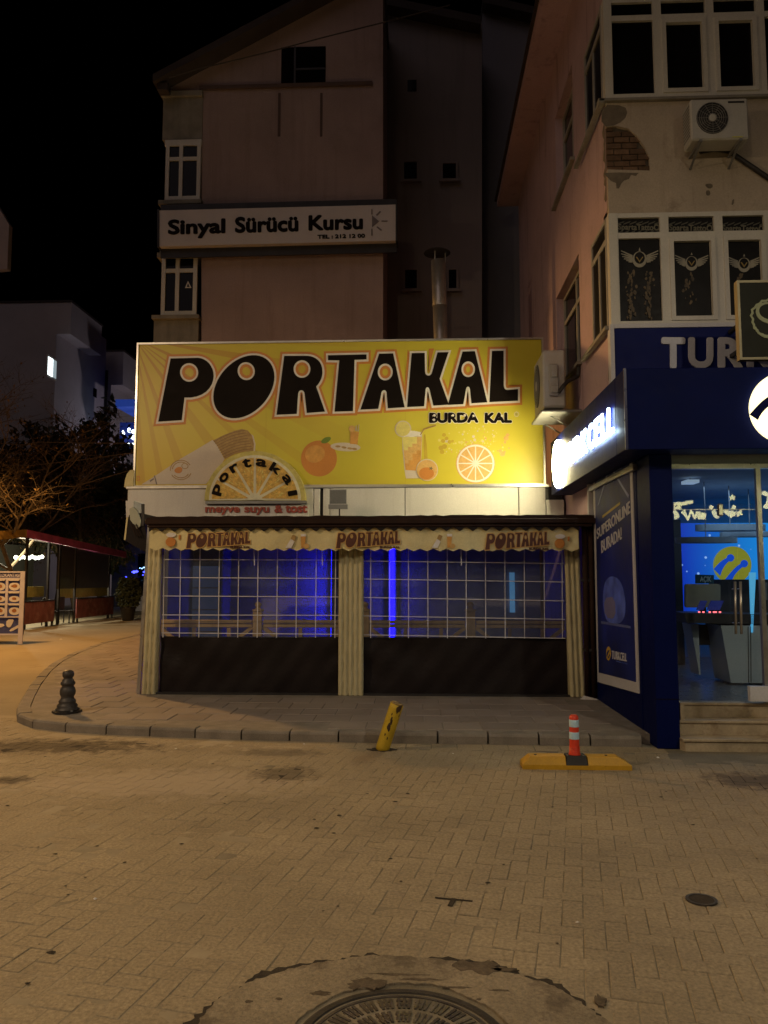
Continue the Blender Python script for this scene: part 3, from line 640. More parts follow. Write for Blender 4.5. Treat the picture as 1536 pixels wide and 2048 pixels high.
# ---- PORTAKAL lettering, shared by the billboard and the valance; coordinates are billboard pixels
A4 = lambda L: [(300 + x / 3.84, 690 + y / 3.84) for x, y in L]
A5 = lambda L: [(680 + x / 4.042, 690 + y / 4.042) for x, y in L]
def smooth(L, it=1):
    for _ in range(it): L = [q for i in range(len(L)) for q in ((L[i][0] * .75 + L[(i + 1) % len(L)][0] * .25, L[i][1] * .75 + L[(i + 1) % len(L)][1] * .25), (L[i][0] * .25 + L[(i + 1) % len(L)][0] * .75, L[i][1] * .25 + L[(i + 1) % len(L)][1] * .75))]
    return L
def bez(p0, p1, p2, p3, n=8): return [tuple((1 - t) ** 3 * a + 3 * (1 - t) ** 2 * t * b + 3 * (1 - t) * t * t * c + t ** 3 * d for a, b, c, d in zip(p0, p1, p2, p3)) for t in [i / n for i in range(1, n + 1)]]
Oo = []
for i in range(48):
    t = 2 * math.pi * i / 48; Oo.append((722 + 232 * math.cos(t) + 33 * math.sin(t), 322 - 238 * math.sin(t) - 45 * math.cos(t)))
LET = [
 (A4([(160, 105), (370, 100)] + bez((370, 100), (440, 104), (490, 165), (490, 240)) + bez((490, 240), (488, 330), (410, 415), (266, 405)) + [(245, 578), (65, 590)]), A4(ell(302, 212, 70, 72, 28, tilt=-25))),
 (A4(Oo), A4(ell(740, 202, 66, 70, 28, tilt=-25))),
 (A4([(1032, 85), (1210, 85)] + bez((1210, 85), (1275, 88), (1325, 130), (1325, 205)) + bez((1325, 205), (1325, 255), (1305, 290), (1277, 320)) + [(1345, 513), (1205, 523), (1188, 375)] + bez((1188, 375), (1184, 340), (1142, 338), (1138, 375)) + [(1128, 530), (973, 537)]), A4(ell(1168, 186, 65, 68, 28))),
 ([(656.2, 711), (733.2, 709.3), (733.2, 719.2), (709.2, 720.2), (706, 822.4), (669.3, 823.6), (678.9, 721.2), (656.2, 720.7)], None),
 (A5([(317, 72), (430, 70), (523, 505), (387, 513), (377, 385)] + bez((377, 385), (372, 360), (340, 360), (335, 388)) + [(310, 517), (165, 524)]), A5(ell(366, 220, 61, 68, 28))),
 (A5([(580, 68), (685, 66), (687, 215)] + bez((687, 215), (690, 260), (735, 262), (745, 220)) + [(788, 62), (877, 60), (805, 275), (880, 484), (755, 492), (725, 365)] + bez((725, 365), (718, 335), (692, 336), (692, 365)) + [(680, 497), (543, 503)]), None),
 (A5([(990, 55), (1090, 52), (1190, 465), (1062, 473), (1050, 355)] + bez((1050, 355), (1044, 332), (1022, 332), (1018, 360)) + [(997, 480), (872, 486)]), A5(ell(1036, 198, 55, 64, 28))),
 (A5([(1228, 50), (1322, 48), (1323, 325)] + bez((1323, 325), (1324, 358), (1340, 367), (1360, 365)) + [(1438, 358), (1438, 452), (1207, 463)]), None)]
# ---- billboard
bb = thing('billboard', 'large yellow billboard lettered PORTAKAL BURDA KAL with pictures of wrap, juice and oranges', 'billboard', on_y(680, 972, YS))
t_ = bpy.data.materials.new('billboard_print'); t_.use_nodes = True; t = t_.node_tree; b = t.nodes['Principled BSDF']; b.inputs['Roughness'].default_value = .42
pos = nn(t, 'ShaderNodeNewGeometry').outputs['Position']; sp = nn(t, 'ShaderNodeSeparateXYZ'); t.links.new(pos, sp.inputs[0]); c0 = on_y(268, 676, YS)
def mth(op, a, b_=None):
    n = nn(t, 'ShaderNodeMath', operation=op)
    for i, v in enumerate((a, b_)):
        if v is None: continue
        if isinstance(v, (int, float)): n.inputs[i].default_value = v
        else: t.links.new(v, n.inputs[i])
    return n.outputs[0]
dx, dz = mth('SUBTRACT', sp.outputs[0], c0.x), mth('SUBTRACT', c0.z, sp.outputs[2]); an = mth('ARCTAN2', dz, dx)
wv = mth('SINE', mth('ADD', mth('MULTIPLY', an, 34.0), mth('MULTIPLY', mth('SINE', mth('MULTIPLY', an, 9.0)), 1.6)))
rays = ramp(t, wv, .42, .62); rl = mth('SQRT', mth('ADD', mth('MULTIPLY', dx, dx), mth('MULTIPLY', dz, dz)))
fade = ramp(t, mth('DIVIDE', rl, 4.6), .12, .95, (.85, .85, .85, 1), (0.0, 0, 0, 1))
ry = mth('MULTIPLY', rays, fade)
gr = ramp(t, mth('DIVIDE', dx, 6.6), 0, .75, (.60, .42, .03, 1), (.58, .50, .035, 1)); vv = ramp(t, noise(t, pos, .8, 3), .35, .7)
base = mixc(t, vv, gr, (.52, .44, .025, 1)); c1 = mixc(t, ry, base, (.46, .235, .02, 1))
gl_ = mth('MULTIPLY', mth('ABSOLUTE', mth('SUBTRACT', dz, 1.45)), .8); paleb = ramp(t, gl_, .0, .75, (.22, .22, .22, 1), (0, 0, 0, 1)); c1 = mixc(t, paleb, c1, (.72, .66, .10, 1))
t.links.new(c1, b.inputs['Base Color'])
bq = [on_y(276, 687, YS), on_y(1083, 682, YS), on_y(1087, 969, YS), on_y(273, 970, YS)]
x0, x1, z0, z1 = (bq[0].x + bq[3].x) / 2, (bq[1].x + bq[2].x) / 2, (bq[2].z + bq[3].z) / 2, (bq[0].z + bq[1].z) / 2
zS = lambda p: (p.z)
MB().box(x0, x1, YS, YS + .16, z0, z1).build('panel', t_, bb)
for nm, q_ in (('frame', (x0 - .03, x1 + .03, z1, z1 + .03)), ('frame', (x0 - .03, x1 + .03, z0 - .03, z0)), ('frame', (x0 - .03, x0 - .002, z0, z1)), ('frame', (x1 + .002, x1 + .03, z0, z1))):
    MB().box(q_[0], q_[1], YS - .025, YS + .17, q_[2], q_[3]).build(nm, m_alu, bb)
fr = lambda d: yplane(YS, d)
def flat(loops, m, d, name='print', par=None):
    v2, f2 = poly2(loops); return MB().solid(v2, f2, fr(d)).build(name, m, par or bb)
for i, (lo, ho) in enumerate(LET):
    e = .0004 * i
    flat([offset_loop(lo, 8.6)] + ([offset_loop(ho, -9.5)] if ho else []), m_orange, .003 + e, 'letter_outline')
    wl = flat([offset_loop(lo, 4.0)] + ([offset_loop(ho, -3.8)] if ho else []), m_white, .008 + e, 'letter_border')
    flat([lo] + ([ho] if ho else []), m_black, .013 + e, 'letter')
# BURDA KAL
for wd_, a_, b_ in (('BURDA', 858, 957), ('KAL', 969, 1024)):
    text_y(MB(), wd_, YS, (a_ + .5, 825.5), (b_ - .5, 825), (a_, 846.5), (b_, 846), .0105, bold=.055).build('letters', m_black, bb)
    text_y(MB(), wd_, YS, (a_ - 1, 824), (b_ + 1, 823.5), (a_ - 1.2, 848), (b_ + 1.2, 847.5), .005, bold=.085).build('letters_border', m_white, bb)
for x, y, r in ((869, 831, 2.6), (868, 840, 2.6), (906, 831, 2.4), (929.5, 831, 2.6), (947, 832, 2.4), (1004, 832, 2.4)): flat([ell(x, y, r, r, 12)], m_white, .0145)
flat([ell(1033, 828.5, 5, 5, 16), ell(1033, 828.5, 3.9, 3.9, 16)], m_paper, .006); mb = MB(); text_y(mb, 'R', YS, (1031.2, 826.2), (1035, 826.2), (1031.2, 831), (1035, 831), .006); mb.build('registered_mark', m_grayp, bb)
# wrap in white paper
flat([[(283, 969), (318, 947), (362, 917), (395, 898), (425, 880), (434, 891), (442, 905), (449, 918), (436, 940), (412, 968)]], m_paper, .003, 'wrap_paper')
flat([[(426, 881), (446, 871), (468, 862), (484, 858), (496, 861), (504, 871), (508, 888), (506, 905), (492, 903), (470, 908), (450, 918), (443, 904), (434, 891)]], m_bread, .0035, 'wrap_bread')
for k in range(8):
    f0 = k / 7.5; p0 = (428 + 20 * f0, 883 + 33 * f0); p1 = (490 + 17 * f0, 860 + 40 * f0)
    L = [(p0[0] + (p1[0] - p0[0]) * s_ , p0[1] + (p1[1] - p0[1]) * s_ - 4 * math.sin(math.pi * s_)) for s_ in [i / 6 for i in range(7)]]
    flat([L + [(x, y + 1.1) for x, y in reversed(L)]], m_breadd, .0065, 'bread_stripe')
flat([[(503, 868), (507, 872), (511, 888), (510, 902), (507, 905), (508, 888)]], m_paper, .003)
for a0, a1, r in ((20, 150, 22), (175, 330, 22), (30, 140, 18), (185, 320, 18)):
    o_ = ell(362, 940, r, r * .92, 20, a0, a1); i_ = ell(362, 940, r - 1.7, r * .92 - 1.6, 20, a0, a1); flat([o_ + list(reversed(i_))], m_bread, .0065, 'wrap_logo')
flat([smooth([(352, 936), (360, 933), (366, 938), (362, 946), (354, 947), (348, 942)])], m_orange, .0066, 'wrap_logo'); flat([ell(370, 932, 7, 6, 14), ell(370, 932, 5.8, 4.8, 14)], m_bread, .0066, 'wrap_logo')
mb = MB()
for k in range(5): mb.solid(*poly2([[(300 + k * 1.5, 961 - k), (301.5 + k * 1.5, 960.2 - k), (302 + k * 1.5, 963 - k), (300.5 + k * 1.5, 964 - k)]]), fr(.0066))
mb.build('wrap_mark', m_grayp, bb); flat([[(308, 951), (310, 951), (315, 969), (312.5, 969)]], m_grayp, .0066, 'wrap_mark')
flat([[(272.8 + 1, 952), (280, 952), (280, 962), (273.8, 962)], [(275, 953.5), (278.5, 953.5), (278.5, 960.5), (275, 960.5)]], m_orange, .004, 'corner_mark')
# plain whole orange, plate with sandwiches and glass
flat([ell(638, 917, 36, 36, 40)], m_orange, .003, 'orange_fruit'); flat([ell(630, 908, 20, 17, 28, tilt=-20)], m_juice, .0065, 'orange_shine')
flat([smooth([(640, 884), (650, 874), (664, 874), (658, 884), (648, 888)], 2)], M('leaf_print', (.16, .24, .03), .45), .0066, 'orange_leaf')
flat([ell(691, 894, 30, 8.5, 36, tilt=3)], m_paper, .0066, 'plate'); 
for x, y in ((676, 894), (688, 896), (700, 898), (709, 899)): flat([ell(x, y - 1, 5.5, 2.2, 12, tilt=R.uniform(-10, 20))], m_bread, .0098, 'plate_food')
flat([[(701, 862), (718, 864), (715, 889), (700, 888)]], m_juice, .0098, 'juice_glass'); flat([ell(704, 857.5, 6.4, 6.4, 18)], m_peach, .0105, 'lemon_slice'); flat([[(711, 862), (712, 851), (713, 851), (713.5, 862)]], m_paper, .0099); flat([[(715, 863), (717.5, 849), (718.6, 849), (717, 863)]], m_paper, .0099)
# tall juice glass
flat([smooth([(800, 958), (850, 953), (846, 870), (852, 868), (858, 958)])], m_ochre, .0025, 'glass_shadow')
flat([[(804, 862), (844.5, 864), (843, 905), (840, 956), (812, 957), (809, 940), (805, 900)]], m_paper, .003, 'glass_body')
for k in range(10):
    f0, f1 = k / 10, (k + 1) / 10; L = lambda f: (805 + 6 * f, 874 + 66 * f); Rr = lambda f: (843.5 - 3 * f, 874 + 68 * f)
    for j in range(4):
        a, b_ = j / 4, (j + 1) / 4; mp = lambda f, u: tuple(L(f)[i] * (1 - u) + Rr(f)[i] * u for i in range(2))
        v = f0 * .8 + a * .45; flat([[mp(f0, a), mp(f0, b_), mp(f1, b_), mp(f1, a)]], (m_lemon if v < .32 else m_peach if v < .62 else m_juice), .0066, 'juice')
flat([smooth([(805, 863), (824, 861), (844, 865), (842, 873), (833, 871), (824, 875), (815, 872), (806, 874)])], m_white, .0098, 'foam')
flat([ell(806, 858, 16.5, 16.5, 30)], m_paper, .0072, 'lemon_slice'); flat([ell(806, 858, 14.4, 14.4, 30)], m_lemon, .0107, 'lemon_slice')
flat([[(839.5, 870), (842, 870), (848.5, 860), (872, 852), (871.5, 849.6), (847, 857.5)]], m_bread, .0112, 'straw')
flat([smooth([(838, 958), (870, 958), (878, 940), (872, 925), (860, 945)], 2)], m_ochre, .0045, 'orange_shadow')
flat([ell(854, 940, 22, 22, 36)], m_paper, .0112, 'small_orange'); flat([ell(854, 940.5, 20.6, 20.4, 36)], m_peach, .0146, 'small_orange'); flat([ell(853, 947, 15, 12, 28)], m_orange, .0181, 'small_orange')
flat([[(862 + 4.5 * math.cos(k * 2.51 ) , 937 + 4 * math.sin(k * 2.51)) if 0 else (862 + (4.8 if k % 2 == 0 else 2) * math.cos(k * .628), 937 + (4.2 if k % 2 == 0 else 1.8) * math.sin(k * .628)) for k in range(10)]], M('calyx', (.16, .13, .06), .5), .0216, 'calyx')
def slice_(cx, cy, r, n, d, a0=0, a1=360, name='orange_slice', seg=None, par=None, fn=None):
    seg = seg or m_peach; P = lambda L, m, dd: (MB().solid(*poly2([L]), (fn or fr)(dd)).build(name, m, par or bb))
    for k in range(n):
        t0, t1 = a0 + (a1 - a0) * (k + .06) / n, a0 + (a1 - a0) * (k + .94) / n; tm = (t0 + t1) / 2
        L = [(cx + r * .14 * math.cos(rad(tm)), cy + r * .14 * math.sin(rad(tm)))] + ell(cx, cy, r * .86, r * .86, 8, t0, t1)
        P(L, seg, d)
flat([ell(951, 927, 39.5, 39.5, 48)], m_peach, .003, 'slice_rind'); flat([ell(951, 927, 37.6, 37.6, 48)], m_white, .0065, 'slice_pith'); slice_(951, 927, 39.5, 12, .010)
for k in range(110):
    a = R.uniform(-math.pi, 0); q_ = R.uniform(.3, 1); x, y = 948 + 62 * math.cos(a) * q_ + R.gauss(0, 9), 905 + 55 * math.sin(a) * q_ + R.gauss(0, 5)
    if y < 852 or y > 912 or x > 1040: continue
    r = abs(R.gauss(0, 1.0)) + .7; flat([ell(x, y, r, r, 7)], R.choice((m_lemon, m_lemon, m_peach, m_paper)), .0032 + .00002 * k, 'splash_drop')
for x, y, r in ((886, 882, 4), (893, 877, 4), (899, 884, 4), (905, 882.5, 3), (882, 896, 5), (889, 893, 5), (884, 904, 4.5), (888, 870, 4)): flat([ell(x, y, r, r * .95, 12)], m_ochre, .0052 + .00005 * r + .0001 * (x % 7), 'splash_shade')
for x, y, r in ((1012, 877, 6), (1015, 870, 4.5), (1010, 884, 3.5), (1005, 908, 6.5), (1000, 902, 4), (1009, 904, 3)): flat([smooth([(x + r * R.uniform(.7, 1.1) * math.cos(k * 1.05), y + r * R.uniform(.7, 1.1) * math.sin(k * 1.05)) for k in range(6)])], m_peach, .0055 + .0001 * (x % 9), 'splash_pulp')
# two faint seams of the print
for px in (534, 810): a, b_ = on_y(px, 690, YS), on_y(px, 968, YS); MB().box(a.x, a.x + .004, YS - .0018, YS, z0, z1).build('print_seam', m_ochre, bb)

# valance prints
pv = lambda d: yplane(YA + .03, d)
def val_word(x0_, x1_, y0_, y1_):
    sx = lambda p: (x0_ + (p[0] - 315) / (1042 - 315) * (x1_ - x0_), y0_ + (p[1] - 702) / (845 - 702) * (y1_ - y0_))
    for i, (lo, ho) in enumerate(LET):
        L = [[sx(p) for p in lo]] + ([[sx(p) for p in ho]] if ho else [])
        LO = [[sx(p) for p in offset_loop(lo, 8)]] + ([[sx(p) for p in offset_loop(ho, -8)]] if ho else [])
        MB().solid(*poly2(LO), pv(.0165 + .0003 * i)).build('valance_letter_border', m_peach, aw); MB().solid(*poly2(L), pv(.0205 + .0003 * i)).build('valance_letter', m_brown, aw)
    mb = MB(); q = quadmap((x0_ + (x1_ - x0_) * .68, y1_ - 5), (x1_ - 1, y1_ - 5), (x0_ + (x1_ - x0_) * .68, y1_ - .5), (x1_ - 1, y1_ - .5)); p_ = pv(.0185); text_add(mb, 'BURDA KAL', lambda u, v, kk: p_(*q(u, v), kk), bold=.03).build('valance_small_letters', m_brown, aw)
val_word(373, 502, 1064, 1097); val_word(672, 801, 1063, 1097); val_word(970, 1099, 1064, 1100)
def vp(L, m, d, nm='valance_picture'): MB().solid(*poly2([L]), pv(d)).build(nm, m, aw)
for cx, cy in ((342, 1084), (1119, 1087)): vp(ell(cx, cy, 10, 9.5, 20), m_orange, .0170); vp(ell(cx + 1, cy - 14, 10, 4.5, 14), m_white, .0172); vp([(cx + 16, cy - 14), (cx + 20, cy - 14), (cx + 19, cy - 5), (cx + 16, cy - 5)], m_orange, .0170)
for cx in (588, 880):
    vp([(cx - 17, 1096), (cx - 6, 1078), (cx + 1, 1083), (cx - 5, 1096)], m_white, .0170); vp([(cx - 14 + 8, 1077), (cx - 2, 1069), (cx + 5, 1072), (cx + 1, 1082)], m_bread, .0172)
    vp([(cx + 14, 1069), (cx + 24, 1069), (cx + 22, 1095), (cx + 15, 1095)], m_juice, .0170); vp([(cx + 14, 1068), (cx + 24, 1068), (cx + 24, 1073), (cx + 14, 1073)], m_white, .0173); vp(ell(cx + 25, 1092, 5.5, 5, 14), m_peach, .0174)

# ---- half orange slice sign with arched letters
hs = thing('slice_sign', 'half orange slice sign with arched black letters portakal above the awning', 'sign', on_y(510, 1001, YS))
hc, hz_, hr = (510, 1001), None, 99
fnH = lambda dd: (lambda u, v, k: on_y(u, v, YS - .16) + Vector((0, (.16 if k else 0) - dd, 0)))
def hp_(L, m, d, nm): MB().solid(*poly2([L]), fnH(d) if nm == 'rind' else (lambda u, v, k: on_y(u, v, YS - .16) + Vector((0, -d if k == 0 else -d + .008, 0)))).build(nm, m, hs)
m_rind = M('rind', (.56, .48, .14), .5, var=.2, vs=10, bump=.5, bs=70); m_flesh = M('flesh', (.60, .37, .08), .4, var=.35, vs=16, grain=.2, gs=60); m_pith = M('pith', (.66, .62, .46), .5, var=.1, vs=12)
hp_(ell(510, 1001, 101, 99, 40, 180, 360), m_rind, 0, 'rind'); hp_(ell(510, 1000.4, 92, 90, 40, 180, 360), m_pith, .006, 'pith')
for k in range(6):
    t0, t1 = 180 + 30 * k + 1.3, 180 + 30 * (k + 1) - 1.3; tm = (t0 + t1) / 2
    L = [(510 + 12 * math.cos(rad(tm)), 1000 + 12 * math.sin(rad(tm)))] + ell(510, 1000, 86, 84, 10, t0, t1); hp_(L, m_flesh, .012, 'segment')
    for _ in range(9):
        a = rad(R.uniform(t0 + 4, t1 - 4)); r0 = R.uniform(22, 66); r1 = r0 + R.uniform(6, 13); wd = rad(R.uniform(.5, 1.1))
        L = [(510 + r0 * math.cos(a), 1000 + r0 * math.sin(a)), (510 + (r0 + r1) / 2 * math.cos(a - wd), 1000 + (r0 + r1) / 2 * math.sin(a - wd)), (510 + r1 * math.cos(a), 1000 + r1 * math.sin(a)), (510 + (r0 + r1) / 2 * math.cos(a + wd), 1000 + (r0 + r1) / 2 * math.sin(a + wd))]
        hp_(L, m_lemon, .0145 + .0002 * _, 'juice_cell')
hp_(ell(510, 1000, 15, 13, 14, 180, 360), m_pith, .019, 'core')
mb = MB()
for ch, ang, wd, ht in zip('portakal', (196, 217, 238, 258, 280, 303, 327, 349), (22, 22, 18, 17, 22, 22, 21, 10), (19, 15, 15, 18, 15, 19, 15, 19)):
    a = rad(ang); cx, cy = 510 + 77 * math.cos(a), 1001 + 76 * math.sin(a)
    def arc(u, q_, k, a=a, cx=cx, cy=cy, wd=wd, ht=ht):
        du, dv = (u - .5) * wd, (q_ - .5) * ht
        return on_y(cx - math.sin(a) * du + math.cos(a) * dv, cy + math.cos(a) * du + math.sin(a) * dv, YS - .16) + Vector((0, -.028 if k == 0 else -.0125, 0))
    text_add(MB(), ch, arc, bold=.028).build('letter', m_black, hs)
a, b_ = on_y(411, 1002, YS - .16), on_y(612, 1007, YS - .16); MB().box(a.x, b_.x, YS - .17, YS - .035, b_.z, a.z).build('base_tray', m_gmetal, hs)
st = thing('strip_sign', 'low white strip sign reading meyve suyu & tost in red letters', 'sign', on_y(512, 1028, YS))
a, b_ = on_y(409, 1008, YS - .1), on_y(616, 1029, YS - .1); MB().box(a.x, b_.x, YS - .1, YS - .035, b_.z - .03, a.z - .012).build('panel', m_clad, st)
for wd_, a_, b_, t0_, t1_ in (('meyve', 411, 480, 1014, 1030), ('suyu', 489, 539, 1014, 1030), ('&', 549, 566, 1010, 1026), ('tost', 571, 615, 1010.5, 1026)): text_y(MB(), wd_, YS - .1, (a_, t0_), (b_, t0_), (a_, t1_), (b_, t1_), .02, bold=.035).build('letters', m_red, st)

# ---- floodlight
fl = thing('floodlight', 'square grey floodlight on a short arm above the awning', 'floodlight', on_y(676, 1022, YS - .5))
a, b_ = on_y(659, 979, YS - .5), on_y(693, 1008, YS - .5); cx = (a.x + b_.x) / 2
MB().hull([(x, y, z) for x, z in ((a.x, a.z), (b_.x, a.z), (b_.x, b_.z), (a.x, b_.z)) for y in (YS - .5,)] + [(cx + s1 * .08, YS - .38, (a.z + b_.z) / 2 + s2 * .06) for s1 in (-1, 1) for s2 in (-1, 1)]).build('housing', m_gmetal, fl)
MB().box(a.x + .012, b_.x - .012, YS - .508, YS - .5005, b_.z + .012, a.z - .012).build('lens', M('flood_glass', (.16, .16, .16), .25), fl)
MB().box(a.x - .015, b_.x + .015, YS - .5, YS - .4, b_.z - .07, b_.z - .005).build('gear_box', m_gmetal, fl)
MB().bar((cx + .02, YS - .46, b_.z - .06), (cx + .02, YS - .46, zbn - .2), .02).build('arm', m_dmetal, fl)
pts = [on_y(x, y, YS - .52) for x, y in ((668, 1018), (662, 1030), (654, 1034), (646, 1042), (640, 1050))]; MB().tube(pts, .006, 6).build('cable', m_alu, fl)

# ---- stainless flue behind the billboard
YC = 13.2
fu = thing('flue_pipe', 'stainless steel flue pipe with a flat rain cap rising behind the billboard', 'flue', on_y(880, 690, YC))
a, b_, c_ = on_y(882, 700, YC), on_y(879.5, 612, YC), on_y(876.5, 522, YC); rr_ = .125
MB().tube([a - Vector((0, 0, .6)), a, b_], rr_ * .97, 24).build('pipe', m_steel, fu, True); MB().tube([b_, b_ + (c_ - b_) * .02, c_], rr_ * 1.02, 24).build('pipe', m_steel, fu, True)
MB().tube([b_ - Vector((0, 0, .012)), b_ + Vector((0, 0, .012))], rr_ * 1.06, 24).build('joint_collar', m_steel, fu)
for k in (0, 2.1, 4.2): MB().bar(c_ + Vector((rr_ * math.cos(k), rr_ * math.sin(k), -.03)), c_ + Vector((rr_ * math.cos(k), rr_ * math.sin(k), .15)), .016, .004).build('cap_strut', m_steel, fu)
MB().lathe([(.235, .0), (.23, .012), (.02, .055)], c_ + Vector((-.02, 0, .14)), 28).build('rain_cap', m_dmetal, fu)

# ---- folded torn awning at the left end of the terrace
sa_ = thing('torn_side_awning', 'torn brown side awning sagging from its arm at the left end of the shop', 'awning', on_y(270, 1100, 10.6))
Ys = 10.6
def sag(L, y0, y1, nm, m): v2, f2 = poly2([L]); MB().solid(v2, f2, lambda u, v, k: on_y(u, v, Ys) + Vector((0, y0 if k == 0 else y1, 0))).build(nm, m, sa_)
sag([(258, 1030), (282, 1026), (288, 1040), (291, 1060), (296, 1108), (284, 1100), (268, 1092), (254, 1083), (247, 1074), (255, 1050)], 0, .7, 'sagging_cloth', m_tarp)
sag([(260, 1018), (268, 1014), (276, 1022), (283, 1040), (282, 1052), (275, 1058), (262, 1040)], -.03, .02, 'torn_flap', m_valp)
sag([(246, 1000), (262, 1000), (262, 1030), (247, 1034)], .1, .5, 'corner_cloth', m_clad)
MB().bar(on_y(286, 1008, Ys), on_y(286, 1052, Ys), .035).build('arm', m_dmetal, sa_); MB().bar(on_y(255, 1035, Ys), on_y(250, 1080, Ys), .022).build('arm', m_val, sa_)
for k in range(3): MB().bar(on_y(262 + 5 * k, 1048, Ys - .05), on_y(272 + 5 * k, 1072, Ys - .05), .012).build('fold_rib', m_wood, sa_)
for k, px in enumerate((508, 644, 922)):
    a, b_ = on_y(px, 1100, YA + .2), on_y(px + 1, 1131, YA + .2)
    tag(MB().bar(a, b_, .012, .004).build('tie_strap', m_strap), ('white tie strap hanging under the left part of the valance', 'white tie strap hanging just left of the middle cloth post', 'white tie strap hanging under the valance above the right curtain')[k], 'strap', 'tie straps hanging from the awning')

# ================================================================== GABLED PINK BUILDING BEHIND THE SHOP
YP = 15.0
pk = thing('gabled_building', 'tall pink plastered building with a gabled top and a driving school banner', 'building', on_y(560, 1155, YP))
P = lambda x, y, Y=YP: on_y(x, y, Y)
gp = [(403, 1150), (766, 1150), (766, -75), (700, -30), (640, 2), (335, 160), (335, 180), (403, 180)]
v2, f2 = poly2([[(P(x, y).x, max(P(x, y).z, 0)) for x, y in gp]]); MB().solid(v2, f2, lambda u, v, k: (u, YP + (0 if k == 0 else 9.0), v)).build('wall', m_pink, pk)
e = [P(305, 163, YP - .4), P(640, -12, YP - .4), P(768, -84, YP - .4)]
mb = MB(); mb.hull([q + Vector((0, dy, dz)) for q in (e[0], e[2]) for dy in (0, 9.6) for dz in (0, .16)]); mb.build('roof', m_roof, pk)
MB().bar(P(318, 178, YP - .2), P(338, 178, YP - .2), .2, .15).build('eave_box', m_roof, pk)
a, b_ = P(400, 177), P(745, 174); MB().box(a.x, b_.x, YP - .05, YP, a.z - .05, a.z + .03).build('string_course', M('dark_trim', (.12, .08, .07), .9), pk)
for x in (559, 643): a, b_ = P(x, 180), P(x, 273); MB().box(a.x - .025, a.x + .025, YP - .012, YP, b_.z, a.z - .07).build('dark_band', M('dark_trim', (.12, .08, .07), .9), pk)
def frame_bars(nm, par, Y, x0, x1, y0, y1, th, vx=(), hy=(), m=m_pvc, d=.06):
    """window frame of bars in pixel coordinates on plane Y"""
    a, b_ = on_y(x0, y0, Y), on_y(x1, y1, Y); X0, X1, Z1, Z0 = a.x, b_.x, a.z, b_.z; mb = MB()
    mb.box(X0, X0 + th, Y - d, Y, Z0, Z1).box(X1 - th, X1, Y - d, Y, Z0, Z1).box(X0 + th, X1 - th, Y - d + .002, Y, Z0, Z0 + th).box(X0 + th, X1 - th, Y - d + .002, Y, Z1 - th, Z1)
    for v in vx: x = on_y(v, (y0 + y1) / 2, Y).x; mb.box(x - th / 2, x + th / 2, Y - d + .004, Y, Z0 + th, Z1 - th)
    for h in hy: z = on_y((x0 + x1) / 2, h, Y).z; mb.box(X0 + th, X1 - th, Y - d + .006, Y, z - th / 2, z + th / 2)
    return mb, (X0, X1, Z0, Z1)
def window(par, Y, x0, x1, y0, y1, th=.07, vx=(), hy=(), m=m_pvc, pane=m_pane, nm='window', d=.06):
    mb, (X0, X1, Z0, Z1) = frame_bars(nm, par, Y, x0, x1, y0, y1, th, vx, hy, m, d)
    w_ = mb.build(nm, m, par); MB().box(X0 + .01, X1 - .01, Y - .022, Y - .006, Z0 + .01, Z1 - .01).build('pane', pane, w_); return w_
# bay at the left end
YB = YP - .02
def ybox(nm, m, x0, x1, y0, y1, Ya, Yb, par): a, b_ = on_y(x0, y0, Ya), on_y(x1, y1, Ya); return MB().box(a.x, b_.x, Ya, Yb, b_.z, a.z).build(nm, m, par)
ybox('bay_panel', m_bay, 327, 404, 188, 278, YB, YP + 8, pk); ybox('bay_head', m_pvc, 330, 403, 280, 290, YB - .03, YP + 8, pk)
ybox('bay_panel', m_bay, 308, 396, 636, 690, YB, YP + 8, pk); ybox('bay_panel', m_bay, 322, 403, 402, 512, YB, YP + 8, pk)
ybox('sill', m_bay, 303, 397, 630, 636, YB - .12, YP + 8, pk); ybox('sill', m_bay, 316, 402, 400, 406, YB - .1, YP + 8, pk); ybox('bay_head', m_bay, 314, 398, 505, 513, YB - .06, YP + 8, pk); ybox('cornice', m_bay, 322, 404, 182, 190, YB - .06, YP + 8, pk)
MB().box(P(340, 300).x, P(398, 300).x, YP + .05, YP + 8, P(340, 400).z, P(340, 290).z).build('bay_core', m_inner, pk); MB().box(P(335, 300).x, P(392, 300).x, YP + .05, YP + 8, P(340, 632).z, P(340, 510).z).build('bay_core', m_inner, pk)
window(pk, YP, 334, 401, 288, 401, .075, (363,), (320,)); window(pk, YP, 326, 394, 511, 631, .08, (356,), (543,))
a = P(367, 581); 
v2, f2 = poly2([[(370, 576), (376, 562), (383, 576)], [(373.4, 574.2), (376, 566), (379.6, 574.2)]]); MB().solid(v2, f2, yplane(YP - .022, .004)).build('warning_sticker', m_white, pk)
# attic opening
op = ybox('attic_window', M('dark_opening', (.006, .005, .005), .95, spec=0), 563, 651, 95, 170, YP - .01, YP + .2, pk); 
mb = MB(); q = P(590, 130); mb.box(q.x - .02, q.x + .02, YP - .03, YP - .011, P(590, 170).z, P(590, 95).z); q2 = P(620, 139); mb.box(q.x + .02, P(651, 139).x, YP - .028, YP - .011, q2.z - .02, q2.z + .02); mb.build('frame', m_dmetal, op)
wire = MB().tube([P(x, y, YP - .5) for x, y in ((338, 156), (400, 137), (480, 118), (560, 98), (650, 74), (770, 44), (900, 10))], .012, 6).build('overhead_cable', m_wire); tag(wire, 'thin dark cable strung across the gable of the pink building', 'cable')
